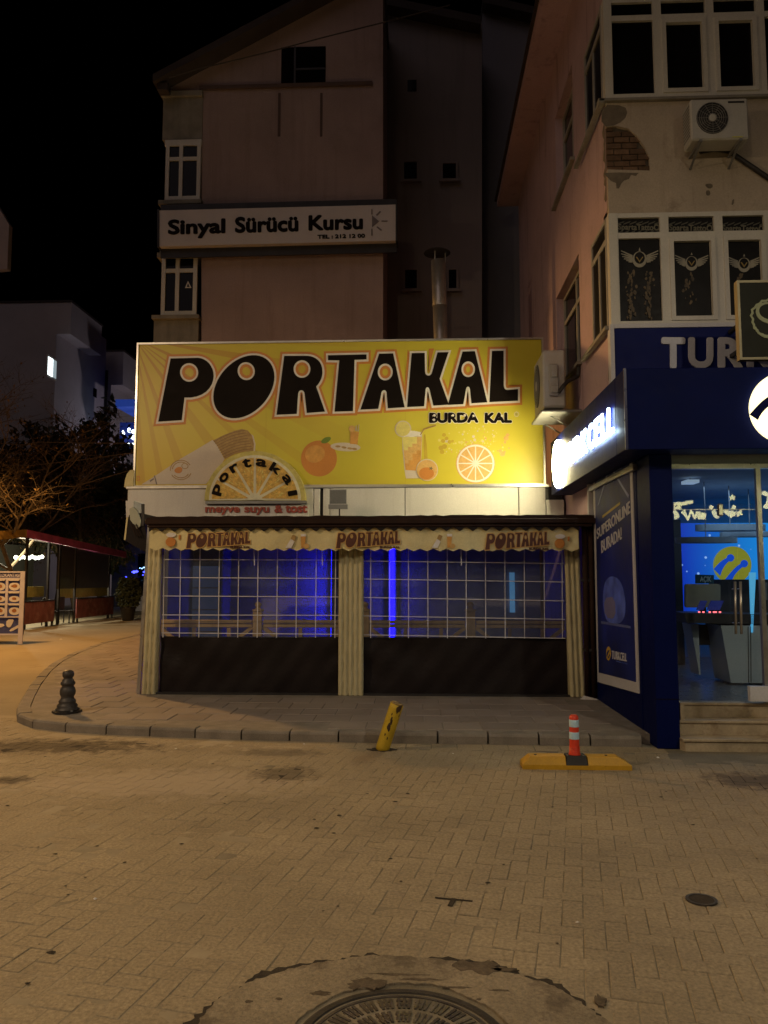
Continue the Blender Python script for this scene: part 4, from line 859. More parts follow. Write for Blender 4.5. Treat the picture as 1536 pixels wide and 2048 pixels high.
# banner
YSB = YP - .35
ds = thing('driving_school_sign', 'long white banner sign reading Sinyal Sürücü Kursu on the pink wall', 'sign', P(555, 490, YSB))
q4 = [P(317, 421, YSB), P(793, 409, YSB), P(793, 481, YSB), P(317, 493, YSB)]
MB().hull([q + Vector((0, dy, 0)) for q in q4 for dy in (0, .3)]).build('sign_box', M('sign_vinyl', (.62, .58, .58), .5, var=.05), ds)
e4 = [P(317, 419.5, YSB), P(793, 407.5, YSB), P(793, 483, YSB), P(317, 495, YSB)]
for i, (a, b_) in enumerate(((e4[0], e4[1]), (e4[3], e4[2]), (e4[0], e4[3]), (e4[1], e4[2]))): MB().bar(a + Vector((0, .14, 0)), b_ + Vector((0, .14, 0)), .035, .33 if i < 2 else .33, (0, 1, 0) if i > 1 else (0, 0, 1)).build('frame', m_dmetal, ds)
SL = lambda x: -12.0 / 476 * (x - 317)
def stext(body, x0, x1, yt, yb, d=.012, bold=.038, **k):
    mb = MB(); text_y(mb, body, YSB, (x0, yt + SL(x0)), (x1, yt + SL(x1)), (x0, yb + SL(x0)), (x1, yb + SL(x1)), d, bold=bold, **k); return mb
for body, x0, x1, yt, yb in (('Sinyal', 336, 451, 440, 479), ('Sürücü', 470, 597, 438, 470.5), ('Kursu', 617, 726, 438.5, 469.5)): stext(body, x0, x1, yt, yb).build('letters', m_black, ds)
stext('TEL : 212 12 00', 635, 730, 478, 486, bold=.04).build('phone_number', m_black, ds)
mb = MB()
for L in ([(744, 431), (758, 443), (744, 455)], [(742.5, 419), (745, 419), (745, 429), (742.5, 429)], [(742.5, 458), (745, 458), (745, 471), (742.5, 471)], [(752, 430), (760, 422), (762, 424), (754, 432)], [(753, 455), (755, 453), (764, 460), (762, 462)], [(763, 441.5), (775, 441.5), (775, 443.5), (763, 443.5)]):
    v2, f2 = poly2([[(x, y) for x, y in L]]); mb.solid(v2, f2, yplane(YSB, .012))
mb.build('arrow_mark', m_grayp, ds)

# ================================================================== REAR WING
YW, YW2 = 17.3, 18.6
rw = thing('rear_building', 'dark grey rendered rear building with small bathroom windows and the flue before it', 'building', on_y(870, 1155, YW))
g = lambda L, Y: [(on_y(x, y, Y).x, max(on_y(x, y, Y).z, 0)) for x, y in L]
def wallY(L, Y, th, nm, m, par): v2, f2 = poly2([g(L, Y)]); return MB().solid(v2, f2, lambda u, v, k: (u, Y + (0 if k == 0 else th), v)).build(nm, m, par)
wallY([(740, 1150), (964, 1150), (964, 46), (740, 10)], YW, 4, 'wall', m_grey, rw)
wallY([(965, 1150), (1075, 1150), (1180, 1150), (1180, 55), (1150, 47), (965, 10)], YW2, 4, 'set_back_wall', m_grey2, rw)
mb = MB(); mb.hull([on_y(x, y, YW - .35) + Vector((0, dy, dz)) for x, y in ((742, 2), (962, 48)) for dy in (0, 4) for dz in (0, .2)]); mb.build('roof', m_roof, rw)
mb = MB(); mb.hull([on_y(x, y, YW2 - .35) + Vector((0, dy, dz)) for x, y in ((966, 4), (1185, 54)) for dy in (0, 4) for dz in (0, .2)]); mb.build('roof', m_roof, rw)
for x0, x1, y0, y1 in ((804, 838, 322, 364), (881, 916, 325, 363), (806, 838, 537, 582), (893, 917, 537, 582), (815, 833, 160, 182)):
    if y0 > 200: window(rw, YW, x0, x1, y0, y1, .05, (), (), m_grey, m_pane); a, b_ = on_y(x0 - 3, y1, YW), on_y(x1 + 5, y1 + 4, YW); MB().box(a.x, b_.x, YW - .14, YW - .065, b_.z, a.z).build('sill', m_grey, rw)
    else: ybox('vent', m_pane, x0, x1, y0, y1, YW - .015, YW + .1, rw)

# ================================================================== CORNER BUILDING ON THE RIGHT
cb = thing('corner_building', 'weathered pink and ochre three storey corner building above the blue phone shop', 'building', (XW, YT, 0))
X = XW
sx = lambda x, y: on_x(x, y, X)
ye = on_x(1040, 600, X).y; zr_ = on_x(1095, 182, X).z
XR = 8.2
zfl = on_y(1300, 655, YT).z              # bottom of the first floor glazing
z1t = on_y(1300, 428, YT).z; z2b = on_y(1300, 208, YT).z; z2t = on_y(1300, 4, YT).z
# side windows cut as real recesses: wall built from strips round the openings
ops = []
def yz(x, y): p = sx(x, y); return p.y, p.z
def opening(pxl, pyl_t, pyl_b, pxr): # far jamb pixel x, its top and bottom, near jamb pixel x
    y1, zt_ = yz(pxl, pyl_t); _, zb_ = yz(pxl, pyl_b); y0, _z = yz(pxr, 500); return (y0, y1, zb_, zt_)
ops = [opening(1112, 598, 790, 1157), opening(1110, 238, 420, 1152)]
outer_l = [(YT + .02, 0), (ye, 0), (ye, zr_), (YT + .02, zr_)]
L = [outer_l] + [[(a, c), (b_, c), (b_, d), (a, d)] for a, b_, c, d in ops]
v2, f2 = poly2(L); MB().solid(v2, f2, lambda u, v, k: (X + (0 if k == 0 else .2), u, v)).build('side_wall', m_side, cb)
MB().box(X + .5, XR, YT + .5, ye - .02, 3.2, zr_ - .05).build('core', m_inner, cb); MB().box(X + .2, X + .5, ye - .25, ye - .01, 0, zr_ - .05).build('rear_wall', m_side, cb)
for a, b_, c, d in ops:
    xi = X + .17; mb = MB(); th = .055
    mb.box(xi - .05, xi, a, a + th, c, d).box(xi - .05, xi, b_ - th, b_, c, d).box(xi - .048, xi, a + th, b_ - th, c, c + th).box(xi - .048, xi, a + th, b_ - th, d - th, d)
    ym = a + (b_ - a) * .45; zm = c + (d - c) * .72
    mb.box(xi - .046, xi, ym - .035, ym + .035, c + th, d - th).box(xi - .044, xi, a + th, b_ - th, zm - .035, zm + .035)
    w_ = mb.build('window', m_pvc_d, cb); MB().box(xi - .02, xi - .012, a + .01, b_ - .01, c + .01, d - .01).build('pane', m_pane, w_)
    MB().box(X - .07, X - .003, a - .08, b_ + .1, c - .05, c - .003).build('sill', m_bay, cb)
# eaves
MB().box(X - .45, XR, YT - .4, ye + .3, zr_ + .002, zr_ + .14).build('eaves_slab', m_side, cb); MB().box(X - .5, XR, YT - .45, ye + .35, zr_ + .142, zr_ + .2).build('roof_edge', m_roof, cb)
# front: spandrel with the fallen plaster, glazing bays above and below
sp_ = lambda x, y: (on_y(x, y, YT).x, on_y(x, y, YT).z)
x0 = X; zs0, zs1 = z1t + .0, z2b
notch = [sp_(1203, 343), sp_(1225, 343), sp_(1260, 344), sp_(1298, 345), sp_(1297, 320), sp_(1286, 296), sp_(1272, 276), sp_(1256, 262), sp_(1232, 256), sp_(1203, 258)]
notch = [(max(px, x0), pz) for px, pz in notch]
spl = [(x0, zs0 + .06), (XR, zs0 + .06), (XR, zs1), (x0, zs1), (x0, notch[-1][1])] + list(reversed(notch))[1:-1] + [(x0, notch[0][1])]
v2, f2 = poly2([spl]); MB().solid(v2, f2, lambda u, v, k: (u, YT - .045 if k == 0 else YT, v)).build('spandrel_plaster', m_front, cb)
MB().box(x0 + .002, XR, YT + .001, YT + .2, zs0, zs1).build('spandrel_core', m_mortar, cb)
# bricks showing in the hole
NP = [(u, v) for u, v in notch]
bw, bh = .19, .075; zlo = min(p[1] for p in NP); k = 0; z = zlo
while z < max(p[1] for p in NP):
    xx = x0 - (bw / 2 if k % 2 else 0)
    while xx < max(p[0] for p in NP) + .1:
        xa_, xb_ = max(xx, x0 + .004), xx + bw - .012
        if xb_ > xa_ + .03 and inpoly((xa_ + xb_) / 2, z + bh / 2, NP): MB().cbox(xa_, xb_, YT - .012 - R.uniform(0, .014), YT + .0005, z + .005, z + bh - .006, .004).build('brick', m_brick, cb)
        xx += bw
    z += bh; k += 1
# flaked plaster below the hole
v2, f2 = poly2([[(1207, 346), (1240, 345), (1277, 346), (1272, 352), (1262, 350), (1258, 358), (1248, 361), (1242, 368), (1238, 377), (1233, 377), (1232, 366), (1222, 362), (1212, 352)]]); MB().solid(v2, f2, yplane(YT - .045, .0025)).build('flaked_plaster', m_bare, cb)
v2, f2 = poly2([smooth([(1203, 210), (1250, 211), (1256, 230), (1236, 250), (1203, 254)])]); MB().solid(v2, f2, yplane(YT - .045, .0025)).build('flaked_plaster', m_bare, cb)
for L in ([(1410, 368), (1424, 367), (1426, 374), (1419, 378), (1412, 374)], [(1411, 382), (1419, 380), (1421, 390), (1413, 392)], [(1464, 400), (1469, 398), (1467, 408), (1463, 412)]): v2, f2 = poly2([smooth(L)]); MB().solid(v2, f2, yplane(YT - .045, .0025)).build('plaster_hole', m_bare, cb)
MB().cbox(x0 - .1, XR, YT - .1, YT + .0, zs1 - .005, zs1 + .03, .004).build('sill_slab', m_bay, cb)
MB().box(x0, XR, YT - .07, YT + .19, zs0 - .02, zs0 + .058).build('lintel', m_front, cb)
# corner pier edges (ragged plaster strip on side wall near the corner)
for seed, za_, zb_ in ((1, z1t + .2, z2b - .2), (2, zfl - .6, zfl + .8)):
    rr2 = random.Random(seed); L1 = [(YT + .03, zb_)] + [(YT + .03 + rr2.uniform(.03, .13), zb_ + (za_ - zb_) * i / 16) for i in range(17)] + [(YT + .03, za_)]
    v2, f2 = poly2([L1]); MB().solid(v2, f2, lambda u, v, k: (X - .003 if k == 0 else X, u, v)).build('ragged_plaster', m_bare, cb)
def glazing(z0, z1, pane_m, xpx, transom, nm, ypx):
    """row of white framed windows on the front and the short return on the side"""
    Y = YT - .02; w_all = thing_part = None
    for i, (a, b_) in enumerate(zip(xpx, xpx[1:])):
        xa_, xb_ = on_y(a, ypx, Y).x, on_y(b_, ypx, Y).x; th = .05; mb = MB()
        mb.box(xa_, xa_ + th, Y - .06, Y, z0, z1).box(xb_ - th, xb_, Y - .06, Y, z0, z1).box(xa_ + th, xb_ - th, Y - .058, Y, z0, z0 + .055).box(xa_ + th, xb_ - th, Y - .058, Y, z1 - .055, z1)
        zt_ = z0 + (z1 - z0) * transom; mb.box(xa_ + th, xb_ - th, Y - .056, Y, zt_ - .035, zt_ + .035)
        if i % 3: 
            s_ = .05; mb.box(xa_ + th, xa_ + th + s_, Y - .075, Y - .002, z0 + .055, zt_ - .035).box(xb_ - th - s_, xb_ - th, Y - .075, Y - .002, z0 + .055, zt_ - .035).box(xa_ + th + s_, xb_ - th - s_, Y - .073, Y - .002, z0 + .055, z0 + .055 + s_).box(xa_ + th + s_, xb_ - th - s_, Y - .073, Y - .002, zt_ - .035 - s_, zt_ - .035)
        w_ = mb.build('window', m_pvc, cb); MB().box(xa_ + .01, xb_ - .01, Y - .02, Y - .012, z0 + .01, z1 - .01).build('pane', pane_m, w_)
    # side return
    y1_ = on_x(1186, 560, X).y if nm == 'low' else on_x(1170, 120, X).y; mb = MB(); th = .05; xs = X + .01; ya_ = YT + .03
    MB().box(X - .012, X + .085, YT - .085, YT + .03, z0, z1).build('corner_post', m_pvc, cb)
    mb.box(xs - .03, xs + .02, ya_, ya_ + th, z0, z1).box(xs - .03, xs + .02, y1_ - th, y1_, z0, z1).box(xs - .028, xs + .02, ya_ + th, y1_ - th, z0, z0 + .05).box(xs - .028, xs + .02, ya_ + th, y1_ - th, z1 - .05, z1)
    zt_ = z0 + (z1 - z0) * transom; mb.box(xs - .027, xs + .02, ya_ + th, y1_ - th, zt_ - .035, zt_ + .035).box(xs - .026, xs + .02, (ya_ + y1_) / 2 - .03, (ya_ + y1_) / 2 + .03, z0 + .05, zt_ - .035)
    w_ = mb.build('side_window', m_pvc_d, cb); MB().box(xs - .012, xs - .006, ya_ + .01, y1_ - .01, z0 + .01, z1 - .01).build('pane', pane_m, w_)
    MB().box(X - .09, X - .03, YT - .1, y1_ + .45, z0 - .05, z0 - .004).build('side_sill', m_bay, cb)
m_film = M('window_film', (.010, .009, .009), .4, var=.4, vs=4, spec=.12)
glazing(z1b := zfl, z1t - .022, m_film, [1227, 1328, 1436, 1536, 1640, 1740], .80, 'low', 540)
glazing(z2b + .032, z2t, m_pane, [1214, 1313, 1418, 1519, 1620, 1720], .80, 'up', 110)
MB().box(X + .01, XR, YT - .05, YT + .2, z2t + .002, zr_).build('top_band', m_front, cb)
MB().box(X + .003, XR, YT - .03, YT + .2, 2.9, zfl - .052).build('first_floor_band', m_front, cb)
MB().cbox(X - .02, XR, YT - .11, YT - .03, zfl - .05, zfl - .002, .004).build('window_ledge', m_pvc, cb)
# printed window film: lettering over stripes, winged emblem, stone-like figures reduced to plain shapes
YFm = YT - .04
m_ft = M('film_text', (.16, .15, .11), .5); m_fs = M('film_stripe', (.09, .085, .065), .5); m_fw = M('film_wing', (.34, .32, .25), .5); m_fg = M('film_gold', (.30, .21, .06), .5); m_fl = M('film_smoke', (.10, .07, .033), .5, var=.8, vs=14)
panes_ = [(1234, 1322, 441, 470, 486, 646), (1336, 1428, 442, 472, 494, 643), (1442, 1532, 443, 474, 497, 640)]
for i, (a, b_, t0, t1, e0, e1) in enumerate(panes_):
    mb = MB()
    for k in range(7):
        u = a + 1 + (b_ - a - 10) * k / 6.3; mb.solid(*poly2([[(u, t0 + 6), (u + 14, t0 + 1), (u + 12, t0 + 4), (u - 1, t0 + 9)]]), yplane(YFm, .003)); mb.solid(*poly2([[(u - 1, t1 - 4), (u + 12, t1 - 10), (u + 10, t1 - 7), (u - 2, t1 - 1)]]), yplane(YFm, .003))
    mb.build('film_stripes', m_fs, cb)['kind'] = 'stuff'
    mb = MB(); text_y(mb, 'SpartaTattoO', YFm, (a + 2, t0 + 7), (b_ - 3, t0 + 8), (a + 2, t1 - 7), (b_ - 3, t1 - 5), .0055, bold=.03); mb.build('film_lettering', m_ft, cb)
    cx, cy, s_ = (a + b_) / 2 + 1, e0 + 28, (.95 if i == 0 else .85)
    em = MB(); 
    em.solid(*poly2([ell(cx, cy + 5, 15 * s_, 17 * s_, 26), ell(cx, cy + 2, 11 * s_, 12.5 * s_, 22)]), yplane(YFm, .004))
    em.solid(*poly2([[(cx - 2, cy - 12), (cx, cy - 20 * s_), (cx + 2, cy - 12)]]), yplane(YFm, .0043))
    for sg in (-1, 1):
        for k in range(6):
            r0 = 15 * s_; r1 = (43 - k * 3.2) * s_; ang = rad(-24 + k * 11); P0 = (cx + sg * r0, cy - 2 + k * 2.4); P1 = (cx + sg * r1 * math.cos(ang), cy + r1 * math.sin(ang) * .75)
            nx_, ny_ = -(P1[1] - P0[1]), P1[0] - P0[0]; l_ = math.hypot(nx_, ny_); nx_, ny_ = nx_ / l_ * 1.5, ny_ / l_ * 1.5
            em.solid(*poly2([[(P0[0] - nx_, P0[1] - ny_), (P1[0] - nx_ * .6, P1[1] - ny_ * .6), (P1[0] + nx_ * .6, P1[1] + ny_ * .6), (P0[0] + nx_, P0[1] + ny_)]]), yplane(YFm, .0046 + .0003 * k))
    em.build('winged_emblem', m_fw, cb)
    mb = MB().solid(*poly2([[(cx - 8 * s_, cy), (cx, cy + 12 * s_), (cx + 8 * s_, cy), (cx + 5.5 * s_, cy), (cx, cy + 8 * s_), (cx - 5.5 * s_, cy)]]), yplane(YFm, .0075)); mb.build('emblem_chevron', m_fg, cb)
    rr2 = random.Random(20 + i); mb = MB()
    for col_ in ((.3, .72) if i == 0 else (.45,)):
        for k in range(46 if i == 0 else 18):
            q0 = k / (46 if i == 0 else 18); u = a + (b_ - a) * (col_ + rr2.gauss(0, .055)); v = e0 + (e1 - e0) * (.36 + .6 * q0 * (1 if i == 0 else .7)); r = rr2.uniform(1.4, 4.2)
            mb.solid(*poly2([smooth([(u + r * rr2.uniform(.4, 1.2) * math.cos(q_ * 1.05), v + r * 1.6 * rr2.uniform(.4, 1.2) * math.sin(q_ * 1.05)) for q_ in range(6)])]), yplane(YFm, .003 + .0003 * k))
    mb.build('smoky_print', m_fl, cb)['kind'] = 'stuff'

def ac_unit(name, label, grp, M4, rot=0):
    """outdoor unit: local x = width .78, -y = fan side, z up; M4 places it"""
    loc = M4.to_translation(); t = thing(name, label, 'air conditioner', loc, grp); T = lambda mb: setattr(mb, 'v', [tuple(M4 @ Vector(p)) for p in mb.v]) or mb
    T(MB().cbox(-.39, .39, -.15, .15, 0, .56, .02)).build('case', m_ac, t)
    T(MB().lathe([(.215, -.012), (.215, 0), (.19, .004), (.03, .004), (.03, -.012)], (-.10, -.152, .29), 32, (0, -1, 0))).build('fan_recess', m_dmetal, t)
    g_ = MB()
    for r in (.06, .09, .12, .15, .18, .21): g_.tube([(-.10 + r * math.cos(k * math.pi / 14), -.165, .29 + r * math.sin(k * math.pi / 14)) for k in range(29)], .0035, 4, False)
    for k in range(12): a = k * math.pi / 6; g_.tube([(-.10 + .05 * math.cos(a), -.166, .29 + .05 * math.sin(a)), (-.10 + .215 * math.cos(a), -.166, .29 + .215 * math.sin(a))], .003, 4)
    T(g_).build('fan_grille', m_gmetal, t); T(MB().lathe([(.048, -.01), (.05, .012), (.03, .016)], (-.10, -.158, .29), 20, (0, -1, 0))).build('hub', m_ac, t)
    for x in (-.27, .27): mb = MB().bar((x, -.17, -.02), (x, .42, -.02), .035, .03); mb.bar((x, -.12, -.03), (x, .42, -.26), .03, .012); mb.bar((x, .42, -.3), (x, .42, .02), .035, .015); T(mb).build('bracket', m_gmetal, t)
    sl_ = MB()
    for k in range(10): sl_.box(-.395, -.3905, -.1, .12, .08 + k * .045, .1 + k * .045)
    T(sl_).build('side_louvre', m_gmetal, t)
    return t, T
# on the front
q0, q1 = on_y(1385, 300, YT - .42), on_y(1501, 300, YT - .42); s_ = (q1.x - q0.x) / .78
ac, T = ac_unit('air_conditioner', 'grey outdoor air conditioner with round fan on the ochre front wall under the top windows', 'air conditioners on the corner building', Matrix.Translation(((q0.x + q1.x) / 2, YT - .42 + .15, on_y(1440, 277, YT - .42).z)) @ Matrix.Diagonal((s_, .9, (on_y(1440, 195, YT - .42).z - on_y(1440, 277, YT - .42).z) / .56, 1)))
T(MB().box(.16, .30, -.154, -.1505, .02, .032)).build('lit_label', M('yellow_label', (.6, .6, .1), .4), ac); T(MB().box(.12, .34, -.154, -.1505, .49, .515)).build('maker_strip', m_dmetal, ac)
MB().tube([on_y(x, y, YT - .07) for x, y in ((1400, 303), (1430, 298), (1458, 302), (1480, 318), (1510, 338), (1545, 362), (1580, 380))], .03, 8).build('drain_hose', m_dmetal, ac)
# on the side wall, fan facing the street side
ya_, yb_ = on_x(1132, 760, 2.1).y, 11.35
a = on_y(1085, 700, 10.75); b_ = on_y(1132, 815, 10.75)
M4 = Matrix.Translation(((a.x + b_.x) / 2, 11.15, b_.z)) @ Matrix.Rotation(rad(-90), 4, 'Z') @ Matrix.Diagonal((1.03, (b_.x - a.x) / .3, (a.z - b_.z) / .56, 1))
ac2, T = ac_unit('air_conditioner', 'white outdoor air conditioner on the pink side wall beside the billboard, seen end on', 'air conditioners on the corner building', M4)
c0 = MB().cbox(a.x + .08, a.x + .21, 10.70, 10.745, b_.z + .16, b_.z + .62, .012).cbox(a.x + .1, a.x + .19, 10.66, 10.70, b_.z + .42, b_.z + .6, .01).cbox(a.x + .1, a.x + .2, 10.66, 10.70, b_.z + .2, b_.z + .3, .01); c0.build('valve_cover', m_pvc_d, ac2)
c0 = MB().cbox(a.x - .06, XW - .02, 10.6, 11.5, b_.z - .1, b_.z - .06, .01); c0.build('support_shelf', m_gmetal, ac2)
MB().tube([(a.x + .2, 10.69, b_.z + .2), (a.x + .26, 10.64, b_.z + .28), (b_.x + .02, 10.7, b_.z + .36), (XW - .04, 10.75, b_.z + .45), (XW - .02, 10.75, b_.z + .6)], .03, 8).build('pipe_run', m_dmetal, ac2)

# ---- hanging board with gothic S
YG = 7.9
hb = thing('hanging_sign', 'dark box sign with gilt edge and pale gothic letter S at the right edge', 'sign', on_y(1560, 715, YG))
a, b_ = on_y(1478, 566, YG), on_y(1650, 713, YG); MB().box(a.x, b_.x, YG, YG + .06, b_.z, a.z).build('board', M('board_dark', (.022, .024, .017), .5, spec=.15), hb)
m_gilt = M('gilt', (.36, .32, .20), .45, .3)
for q_ in ((a.x - .025, a.x, b_.z - .025, a.z + .025), (b_.x, b_.x + .025, b_.z - .025, a.z + .025)): MB().box(q_[0], q_[1], YG - .01, YG + .07, q_[2], q_[3]).build('edge', m_gilt, hb)
for q_ in ((a.z, a.z + .025), (b_.z - .025, b_.z)): MB().box(a.x, b_.x, YG - .008, YG + .068, q_[0], q_[1]).build('edge', m_gilt, hb)
m_gs = M('pale_letter', (.36, .40, .24), .5)
rr2 = random.Random(4); rag = [(1546 + (43 + 3 * (k % 2) + rr2.uniform(-2, 2)) * math.cos(k * .157) * (1 - .12 * math.sin(k * .157)), 638 + (40 + 2.5 * (k % 2)) * math.sin(k * .157)) for k in range(40)]
v2, f2 = poly2([rag, [(1546 + (p[0] - 1546) * .9, 638 + (p[1] - 638) * .9) for p in rag]]); MB().solid(v2, f2, yplane(YG, .006)).build('ragged_border', m_gs, hb)
def ribbon(L, wd): 
    o_, i_ = [], []
    for i, p in enumerate(L):
        p0, p1 = Vector(L[max(i - 1, 0)]), Vector(L[min(i + 1, len(L) - 1)]); d = (p1 - p0).normalized(); n_ = Vector((-d.y, d.x)) * wd[i] / 2; o_.append((p[0] + n_.x, p[1] + n_.y)); i_.append((p[0] - n_.x, p[1] - n_.y))
    return o_ + list(reversed(i_))
c = bez((1556, 612), (1529, 598), (1508, 612), (1516, 630), 8) + bez((1516, 630), (1524, 648), (1558, 640), (1556, 662), 8) + bez((1556, 662), (1550, 680), (1514, 676), (1510, 654), 8)
MB().solid(*poly2([ribbon(c, [3 + 5 * math.sin(math.pi * i / (len(c) - 1)) for i in range(len(c))])]), yplane(YG, .008)).build('letter', m_gs, hb)
c = bez((1572, 618), (1545, 610), (1535, 625), (1545, 632), 8) + bez((1545, 632), (1570, 640), (1580, 660), (1560, 672), 8); MB().solid(*poly2([ribbon(c, [5] * len(c))]), yplane(YG, .0086)).build('letter', m_gs, hb)
MB().bar((a.x + .3, YG + .06, a.z - .2), (a.x + .3, YT - .1, a.z - .2), .04).build('bracket', m_dmetal, hb); MB().bar((a.x + .3, YG + .06, b_.z + .3), (a.x + .3, YT - .1, b_.z + .3), .04).build('bracket', m_dmetal, hb)

# ---- blue TURKCELL banner on the front wall above the shop fascia
YU = YT - .14
ub = thing('upper_banner', 'dark blue upper banner with large pale letters TURKCELL under the tattoo windows', 'banner', on_y(1400, 735, YU))
a = on_y(1228, 657, YU); MB().box(a.x, XR - .1, YU, YU + .1, 3.3, a.z).build('panel', m_navy2, ub)
MB().box(a.x - .05, a.x - .002, YU - .012, YU + .1, 3.3, a.z + .05).build('frame', m_nvw, ub); MB().box(a.x, XR - .1, YU - .012, YU + .1, a.z + .002, a.z + .05).build('frame', m_nvw, ub)
for body, x0, x1 in (('T', 1322, 1370), ('U', 1376, 1426), ('R', 1435, 1485), ('K', 1493, 1545), ('C', 1552, 1602), ('E', 1612, 1652), ('L', 1662, 1700), ('L', 1708, 1746)):
    mb = MB(); text_y(mb, body, YU, (x0, 675), (x1, 675.5), (x0, 736.5), (x1, 738), .015, bold=.035); mb.build('letter', M('pale_blue_letter', (.60, .62, .72), .5) if body == 'T' and 'pale_blue_letter' not in bpy.data.materials else bpy.data.materials['pale_blue_letter'], ub)

# ================================================================== PHONE SHOP
YFa = 7.40
fa0 = on_y(1248, 737, YFa); fa1 = on_y(1252, 899, YFa); XF = (fa0.x + fa1.x) / 2
ZF0, ZF1 = fa1.z, fa0.z; YFe = on_x(1103, 990, XF).y
ph = thing('phone_shop', 'navy clad phone shop on the corner with lit fascia, glass front and stone steps', 'shop', (XW, YN, 0))
MB().cbox(XF, XR, YFa, YN + .05, ZF0, ZF1, .006).build('fascia', m_navy, ph)
MB().cbox(XF, XW - .003, YN + .052, YFe, ZF0, ZF1, .006).build('side_fascia', m_navy, ph)
MB().box(XF - .004, XF + .02, YFa - .004, YFa + .02, ZF0, ZF1).build('corner_trim', M('navy_trim', (.03, .035, .10), .3), ph)
MB().box(XW - .003, XR, YN + .05, YT - .15, ZF1 - .1, ZF1 - .02).build('roof', m_roof, ph)
xp = on_y(1346, 1200, YN).x + .0; xp1 = on_y(1352, 1200, YN).x
MB().cbox(XW, xp1, YN, YN + .45, .0, ZF0 - .003, .006).build('corner_pillar', m_navy, ph)
MB().cbox(XW - .006, XW + .08, YN + .455, 10.18, KH - .01, ZF0 - .003, .004).build('side_panel', m_navy, ph)
MB().box(XW - .004, xp1 + .004, YN - .004, YN + .02, .47, .476).build('panel_joint', m_black, ph)
MB().bar((XW - .03, on_x(1275, 905, XW).y, ZF0 - .07), (XW - .03, on_x(1183, 950, XW).y, ZF0 - .07), .05, .06).build('poster_rail', m_alu, ph)
# lit letters on the side fascia
ls = thing('lit_side_sign', 'glowing white letters TURKCELL with a round lit disc on the side fascia', 'lit sign', (XF, 9.2, (ZF0 + ZF1) / 2))
ya_, yb_ = on_x(1129, 910, XF - .05).y, on_x(1227, 840, XF - .05).y; zt_ = (on_x(1129, 890, XF - .05).z + on_x(1224, 811, XF - .05).z) / 2; zb_ = (on_x(1129, 936, XF - .05).z + on_x(1224, 866, XF - .05).z) / 2
adv, cur, Ltot = [], 0, 0
for ch in 'TURKCELL': wd = {'T': .9, 'U': 1.0, 'R': 1.0, 'K': 1.0, 'C': 1.0, 'E': .85, 'L': .8}[ch]; adv.append((ch, cur, wd * .82)); cur += wd
for ch, c0_, wd in adv:
    text_add(MB(), ch, lambda u, q_, k: Vector((XF - .045 + .015 * k, ya_ + (yb_ - ya_) * (c0_ + u * wd) / cur, zb_ + (zt_ - zb_) * q_)), bold=.022).build('lit_letter', m_let, ls)
c = on_x(1112.5, 928, XF - .06); rz_ = (on_x(1112.5, 880, XF - .06).z - on_x(1112.5, 976, XF - .06).z) / 2
MB().lathe([(rz_, 0), (rz_, .05), (rz_ - .01, .055), (.001, .055)], (XF - .005, c.y, c.z), 48, (-1, 0, 0)).build('lit_disc', m_disc, ls)
# round logo: disc with two pin shaped cut-outs, as plain swooshes
def logo(par, fn, cx, cy, r, m_disc_, m_cut, d0=0.0, dc=.004, nm='logo', edge=(-.72, .74)):
    """fn(depth)->mapping; coordinates in pixels, y down"""
    MB().solid(*poly2([ell(cx, cy, r, r, 48)]), fn(d0)).build(nm + '_disc', m_disc_, par)
    for k, (hx, hy, ex, ey, bx, by, w0, w1) in enumerate(((-.14, -.38, -1.04, .22, edge[0], edge[1], .085, .30), (.60, -.07, -.52, .90, -.10, 1.02, .085, .22))):
        p0 = (cx + hx * r, cy + hy * r); e1, e2 = (cx + ex * r, cy + ey * r), (cx + bx * r, cy + by * r); n_ = 10
        up = bez((p0[0] - .02 * r, p0[1] - .075 * r), (p0[0] - .45 * r, p0[1] + .10 * r), ((p0[0] + e1[0]) / 2 - .1 * r, (p0[1] + e1[1]) / 2 - .10 * r), e1, n_)
        dn = bez(e2, (e2[0] + .12 * r, (p0[1] + e2[1]) / 2), (p0[0] - .30 * r, p0[1] + .35 * r), (p0[0] + .05 * r, p0[1] + .075 * r), n_)
        MB().solid(*poly2([up + dn]), fn(d0 + dc + .0006 * k)).build(nm + '_swoosh', m_cut, par)
        MB().solid(*poly2([ell(p0[0], p0[1], .2 * r, .2 * r, 22)]), fn(d0 + dc * 1.5 + .0006 * k)).build(nm + '_dot', m_cut, par)
fl2 = thing('lit_front_logo', 'glowing warm white round logo with dark swooshes on the front fascia', 'lit sign', on_y(1557, 870, YFa))
logo(fl2, lambda d: (lambda u, v, k: on_y(u, v, YFa) + Vector((0, -.05 - d if k == 0 else (-.004 if d == 0 else -.052), 0))), 1567, 816, 70, m_disc2, m_navy, 0, .005, edge=(-.84, .50))
